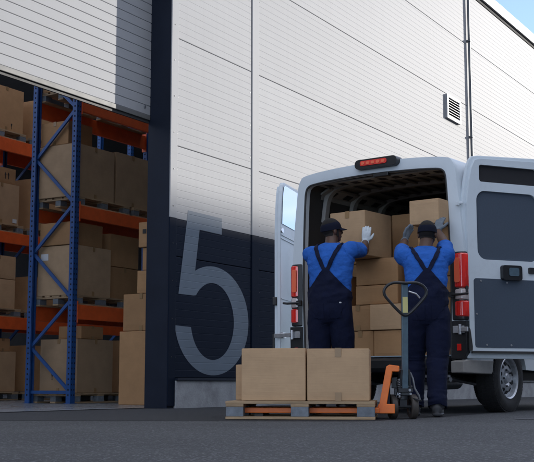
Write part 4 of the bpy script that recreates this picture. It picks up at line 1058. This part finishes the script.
    def mk(nm, mat, f, off, parent=root, rim=True):
        Vo = V + NN * off[:, None]
        vs, fs, used = clip_mesh(Vo, T, f)
        if len(fs) < 4: return None
        bm_ = bmesh.new(); bv = [bm_.verts.new(v) for v in vs]
        for p in fs:
            try: bm_.faces.new([bv[i] for i in p])
            except ValueError: pass
        bmesh.ops.remove_doubles(bm_, verts=bm_.verts, dist=.0004)
        bm_.normal_update()
        if rim:
            be = [e for e in bm_.edges if len(e.link_faces) == 1]
            nrm = {}
            for e in be:
                for v in e.verts: nrm[v] = v.normal.copy()
            ex_ = bmesh.ops.extrude_edge_only(bm_, edges=be)
            nvs = [g for g in ex_['geom'] if isinstance(g, bmesh.types.BMVert)]
            src_ = {tuple(round(c, 6) for c in v.co): n_ for v, n_ in nrm.items()}
            for v in nvs:
                n_ = src_.get(tuple(round(c, 6) for c in v.co))
                if n_: v.co -= n_ * .010
        for f_ in bm_.faces: f_.smooth = True
        me_ = bpy.data.meshes.new(nm); bm_.to_mesh(me_); bm_.free()
        return link(nm, me_, mat, parent)
    big = 9.0
    # body (skin)
    bm_me = bpy.data.meshes.new('body'); bm_me.from_pydata(V.tolist(), [], T.tolist())
    for p in bm_me.polygons: p.use_smooth = True
    link('body', bm_me, 'skin', root)
    # shirt
    f = np.full(nv, -1.0)
    f[tors] = np.minimum(zn[tors] - .98, 1.515 - zn[tors])
    f[nck] = 1.515 - zn[nck] - .25 * np.maximum(0, ly[nck] - .02); f[uar] = (.64 - tt[uar]) * .3
    wnk = wr_(V, 9, 22, .008) + ridge(V, 7, .008, (.8, 1, 1.7))
    off = np.where(uar, .015 + .012 * np.clip(tt, 0, 1), .010) + wnk
    off = np.maximum(off, .004)
    mk('shirt', 'shirt_blue', f, off)
    # overalls
    f = np.full(nv, -1.0)
    low = tors | legs
    back = ly < 0
    apex = P.get('apex', 1.30); wz = 1.03
    hwid = np.clip((apex - zn) / (apex - wz), 0, 1) * .19 + .022
    panel_b = np.minimum(hwid - np.abs(lx), apex + .01 - zn)
    panel_f = np.minimum(.135 - np.abs(lx), 1.33 - zn)
    trous = wz - zn
    # straps as distance from slanted lines in (lx, zn)
    def strap(x0, z0, x1, z1, hw):
        d_ = np.array([x1 - x0, z1 - z0]); L_ = np.linalg.norm(d_); d_ /= L_
        q0 = np.abs(lx) - x0; q1 = zn - z0; al = q0 * d_[0] + q1 * d_[1]; pe = np.abs(q0 * d_[1] - q1 * d_[0])
        return np.minimum(hw - pe, np.minimum(al + .02, L_ + .06 - al))
    st_b = strap(.008, apex - .02, .118, 1.475, .0165); st_f = strap(.115, 1.31, .118, 1.475, .0185)
    up = np.where(back, np.maximum(panel_b, st_b), np.maximum(panel_f, st_f))
    f[tors] = np.maximum(trous, up)[tors]
    f[legs & (zn < 1.1)] = .5
    nk = nck & (zn < 1.51); f[nk] = np.where(back, st_b, st_f)[nk]
    ua = uar & (tt < .1) & (np.abs(lx) < .15); f[ua] = np.where(back, st_b, st_f)[ua]
    shin = nmv == 'shin'; f[shin] = (1.02 - tt[shin]) * .4
    f[foot] = np.where(z[foot] > .10, (z[foot] - .10), -.1)
    wn2 = wr_(V, 7, 18, .005) + ridge(V, 6, .006, (1, 1, 1.1)) * np.where(legs, 1, .35)
    knee = np.exp(-((z - .47 * sc) / .12) ** 2) + np.exp(-((z - .14) / .08) ** 2); wn2 = wn2 + ridge(V, 11, .006, (.5, .5, 2.2)) * knee
    off = np.where(legs, .016, .0185) + wn2 * np.where(tors & (zn > 1.12), .35, 1)
    off = np.maximum(off, np.where(tors, (.021 + np.minimum(wnk, .02)) * np.clip((zn - .86) / .17, 0, 1) + .006, .006))
    ov = mk('overalls', 'overall_navy', f, off)
    for s_ in (-1, 1):   # rear pockets
        fp = np.where((tors | legs) & (ly < .0) & (lx * s_ > 0), np.minimum(.052 - np.abs(np.abs(lx) - .078), np.minimum(zn - .835, .955 - zn)), -1.0)
        mk('rear_pocket', 'overall_navy', fp, off + .0045, ov)
    tg_ = np.where(tors & (ly < .0), np.minimum(.008 - np.abs(lx - .115), np.minimum(zn - .955, .966 - zn)), -1.0)
    if P.get('tag'): mk('maker_tag', 'paper', tg_, off + .0045, ov)
    # shoes
    for fi in [i for i, s_ in enumerate(SEGS) if s_[0] == 'foot']:
        f = np.where(seg == fi, .2, -.2); q_ = seg == fi - 1; f[q_] = (tt[q_] - .94) * .4
        mk('boot', 'boot', f, np.full(nv, .004), rim=False)
    # gloves
    for fi in [i for i, s_ in enumerate(SEGS) if s_[0] == 'hand']:
        f = np.full(nv, -1.0); q_ = seg == fi; f[q_] = np.minimum(.2, (tt[q_] + .25) * .16); q_ = seg == fi - 1; f[q_] = (tt[q_] - .88) * .25
        mk('glove', P['glove'], f, np.where(far, .007, .0035))
    # hair
    hl = np.array([HM.transposed() @ (Vector(v) - hc) for v in V[hed | nck]])
    f = np.full(nv, -1.0); f[hed | nck] = np.minimum(hl[:, 2] + .055 + .5 * np.maximum(0, hl[:, 1]), .035 - hl[:, 1] + .6 * np.maximum(0, hl[:, 2] - .05))
    ear = np.zeros(nv, bool); idx = np.where(hed | nck)[0]; f[idx[(np.abs(hl[:, 0]) > .072) & (hl[:, 2] < .025) & (hl[:, 1] > -.045)]] = -1
    mk('hair', 'hair', f, np.full(nv, .004), rim=False)
    # eyes
    for s_ in (1, -1):
        e_ = MB(); e_.add(*ball(H(s_ * .030, .082, .008), .011, n=8)); e_.build('eye', 'eye_white', root, smooth=True)
    # cap: crown and peak
    cp_ = MB(); rg = []; nr = 9
    for i in range(nr):
        t_ = i / (nr - 1); ph = t_ * PI / 2 * .97; r_ = math.cos(ph)
        rg.append([H((.088 * r_ ** .85) * math.cos(a_), -.012 + .107 * r_ ** .85 * math.sin(a_), .028 + .078 * math.sin(ph) + (.006 * math.sin(a_))) for a_ in [2 * PI * k / 32 for k in range(32)]])
    low_ = [H(.089 * math.cos(a_), -.012 + .108 * math.sin(a_), .004 + .010 * math.sin(a_)) for a_ in [2 * PI * k / 32 for k in range(32)]]
    low_i = [H(.083 * math.cos(a_), -.012 + .102 * math.sin(a_), .006 + .010 * math.sin(a_)) for a_ in [2 * PI * k / 32 for k in range(32)]]
    vs_, fs_ = loft([low_i, low_] + rg, True); fs_.append(tuple(len(vs_) - 32 + k for k in range(32))); cp_.add(vs_, fs_)
    co = cp_.build('cap', 'cap_navy', root, smooth=True, ang=60)
    pk = MB(); pv = []
    for zz in (0, .004):
        for j in range(5):
            for k in range(13):
                a_ = R_(35 + 110 * k / 12); e_ = j / 4; ext = .072 * e_ * max(0, math.sin((a_ - R_(35)) / R_(110) * PI)) ** .55
                x_ = .086 * math.cos(a_); y_ = -.012 + .104 * math.sin(a_) + ext
                pv.append(H(x_ * (1 + .10 * e_), y_, .020 - .018 * e_ - 1.6 * x_ * x_ + zz))
    pf = []
    for j in range(4):
        for k in range(12):
            q_ = j * 13 + k; pf.append((q_, q_ + 1, q_ + 14, q_ + 13)); pf.append((65 + q_, 65 + q_ + 13, 65 + q_ + 14, 65 + q_ + 1))
    for k in range(12): pf.append((52 + k, 53 + k, 118 + k, 117 + k)); pf.append((k, 65 + k, 66 + k, k + 1))
    for j in range(4): pf.append((j * 13, (j + 1) * 13, 65 + (j + 1) * 13, 65 + j * 13)); pf.append((j * 13 + 12, 65 + j * 13 + 12, 65 + (j + 1) * 13 + 12, (j + 1) * 13 + 12))
    pk.add(pv, pf); pk.build('peak', 'cap_navy', co, smooth=True, ang=50)
    bt = MB(); bt.add(*ball(H(0, -.012, .108), (.008, .008, .004), n=6)); bt.build('cap_button', 'cap_navy', co, smooth=True)
    return root

fwd = Vector((math.sin(VY), math.cos(VY), 0)); rgt = Vector((math.cos(VY), -math.sin(VY), 0))
def vp(x, y, z): return tuple(MV @ Vector((x, y, z)))
make_person('person', 'worker in blue shirt and navy overalls, white glove, standing behind the boxed pallet', (.60, 10.46, .0045), R_(16), 1.075, dict(
    lean=.07, twist=R_(6), head_yaw=R_(48), head_pitch=R_(-6), girth=1.06, apex=1.265, tag=1, glove='glove_white',
    legs=[(-.10, (-.13, -.02, .09), (0, 1, 0), (-.15, 1, 0)), (.10, (.13, .03, .09), (0, 1, 0), (.15, 1, 0))],
    arms=[dict(wrist=vp(-.47, -.10, 1.60), pole=(-.5, -.3, -1), fingers=tuple(fwd * .5 + Vector((0, 0, .6))), palm=tuple(rgt), thumb=-1, curl=.1),
          dict(wrist=vp(.02, -.19, 1.70), pole=(.65, -.5, -.85), fingers=tuple(fwd * .12 + Vector((0, 0, 1)) + rgt * .10), palm=tuple(fwd * .8 - rgt * .6), thumb=-1, curl=.2, sh=(0, 0, .03))]))
make_person('person', 'worker in blue shirt and navy overalls reaching up beside the pallet truck handle', (1.43, 9.83, .0045), R_(4), 1.015, dict(
    lean=.13, twist=R_(0), head_yaw=R_(14), head_pitch=R_(10), girth=1.0, apex=1.275, glove='glove_dark', head_dx=.03,
    legs=[(-.10, (-.12, .10, .09), (0, 1, 0), (-.1, 1, 0)), (.10, (.06, -.16, .09), (0, 1, 0), (.12, 1, 0))],
    arms=[dict(wrist=vp(.50, -.22, 1.73), pole=(-.7, 0, -.6), fingers=tuple(fwd * .4 + Vector((0, 0, .8)) + rgt * .1), palm=tuple(rgt), thumb=-1, curl=.2),
          dict(wrist=vp(.86, -.24, 1.75), pole=(1, 0, -.5), fingers=tuple(fwd * .4 + Vector((0, 0, .8))), palm=tuple(fwd), thumb=-1, curl=.2)]))
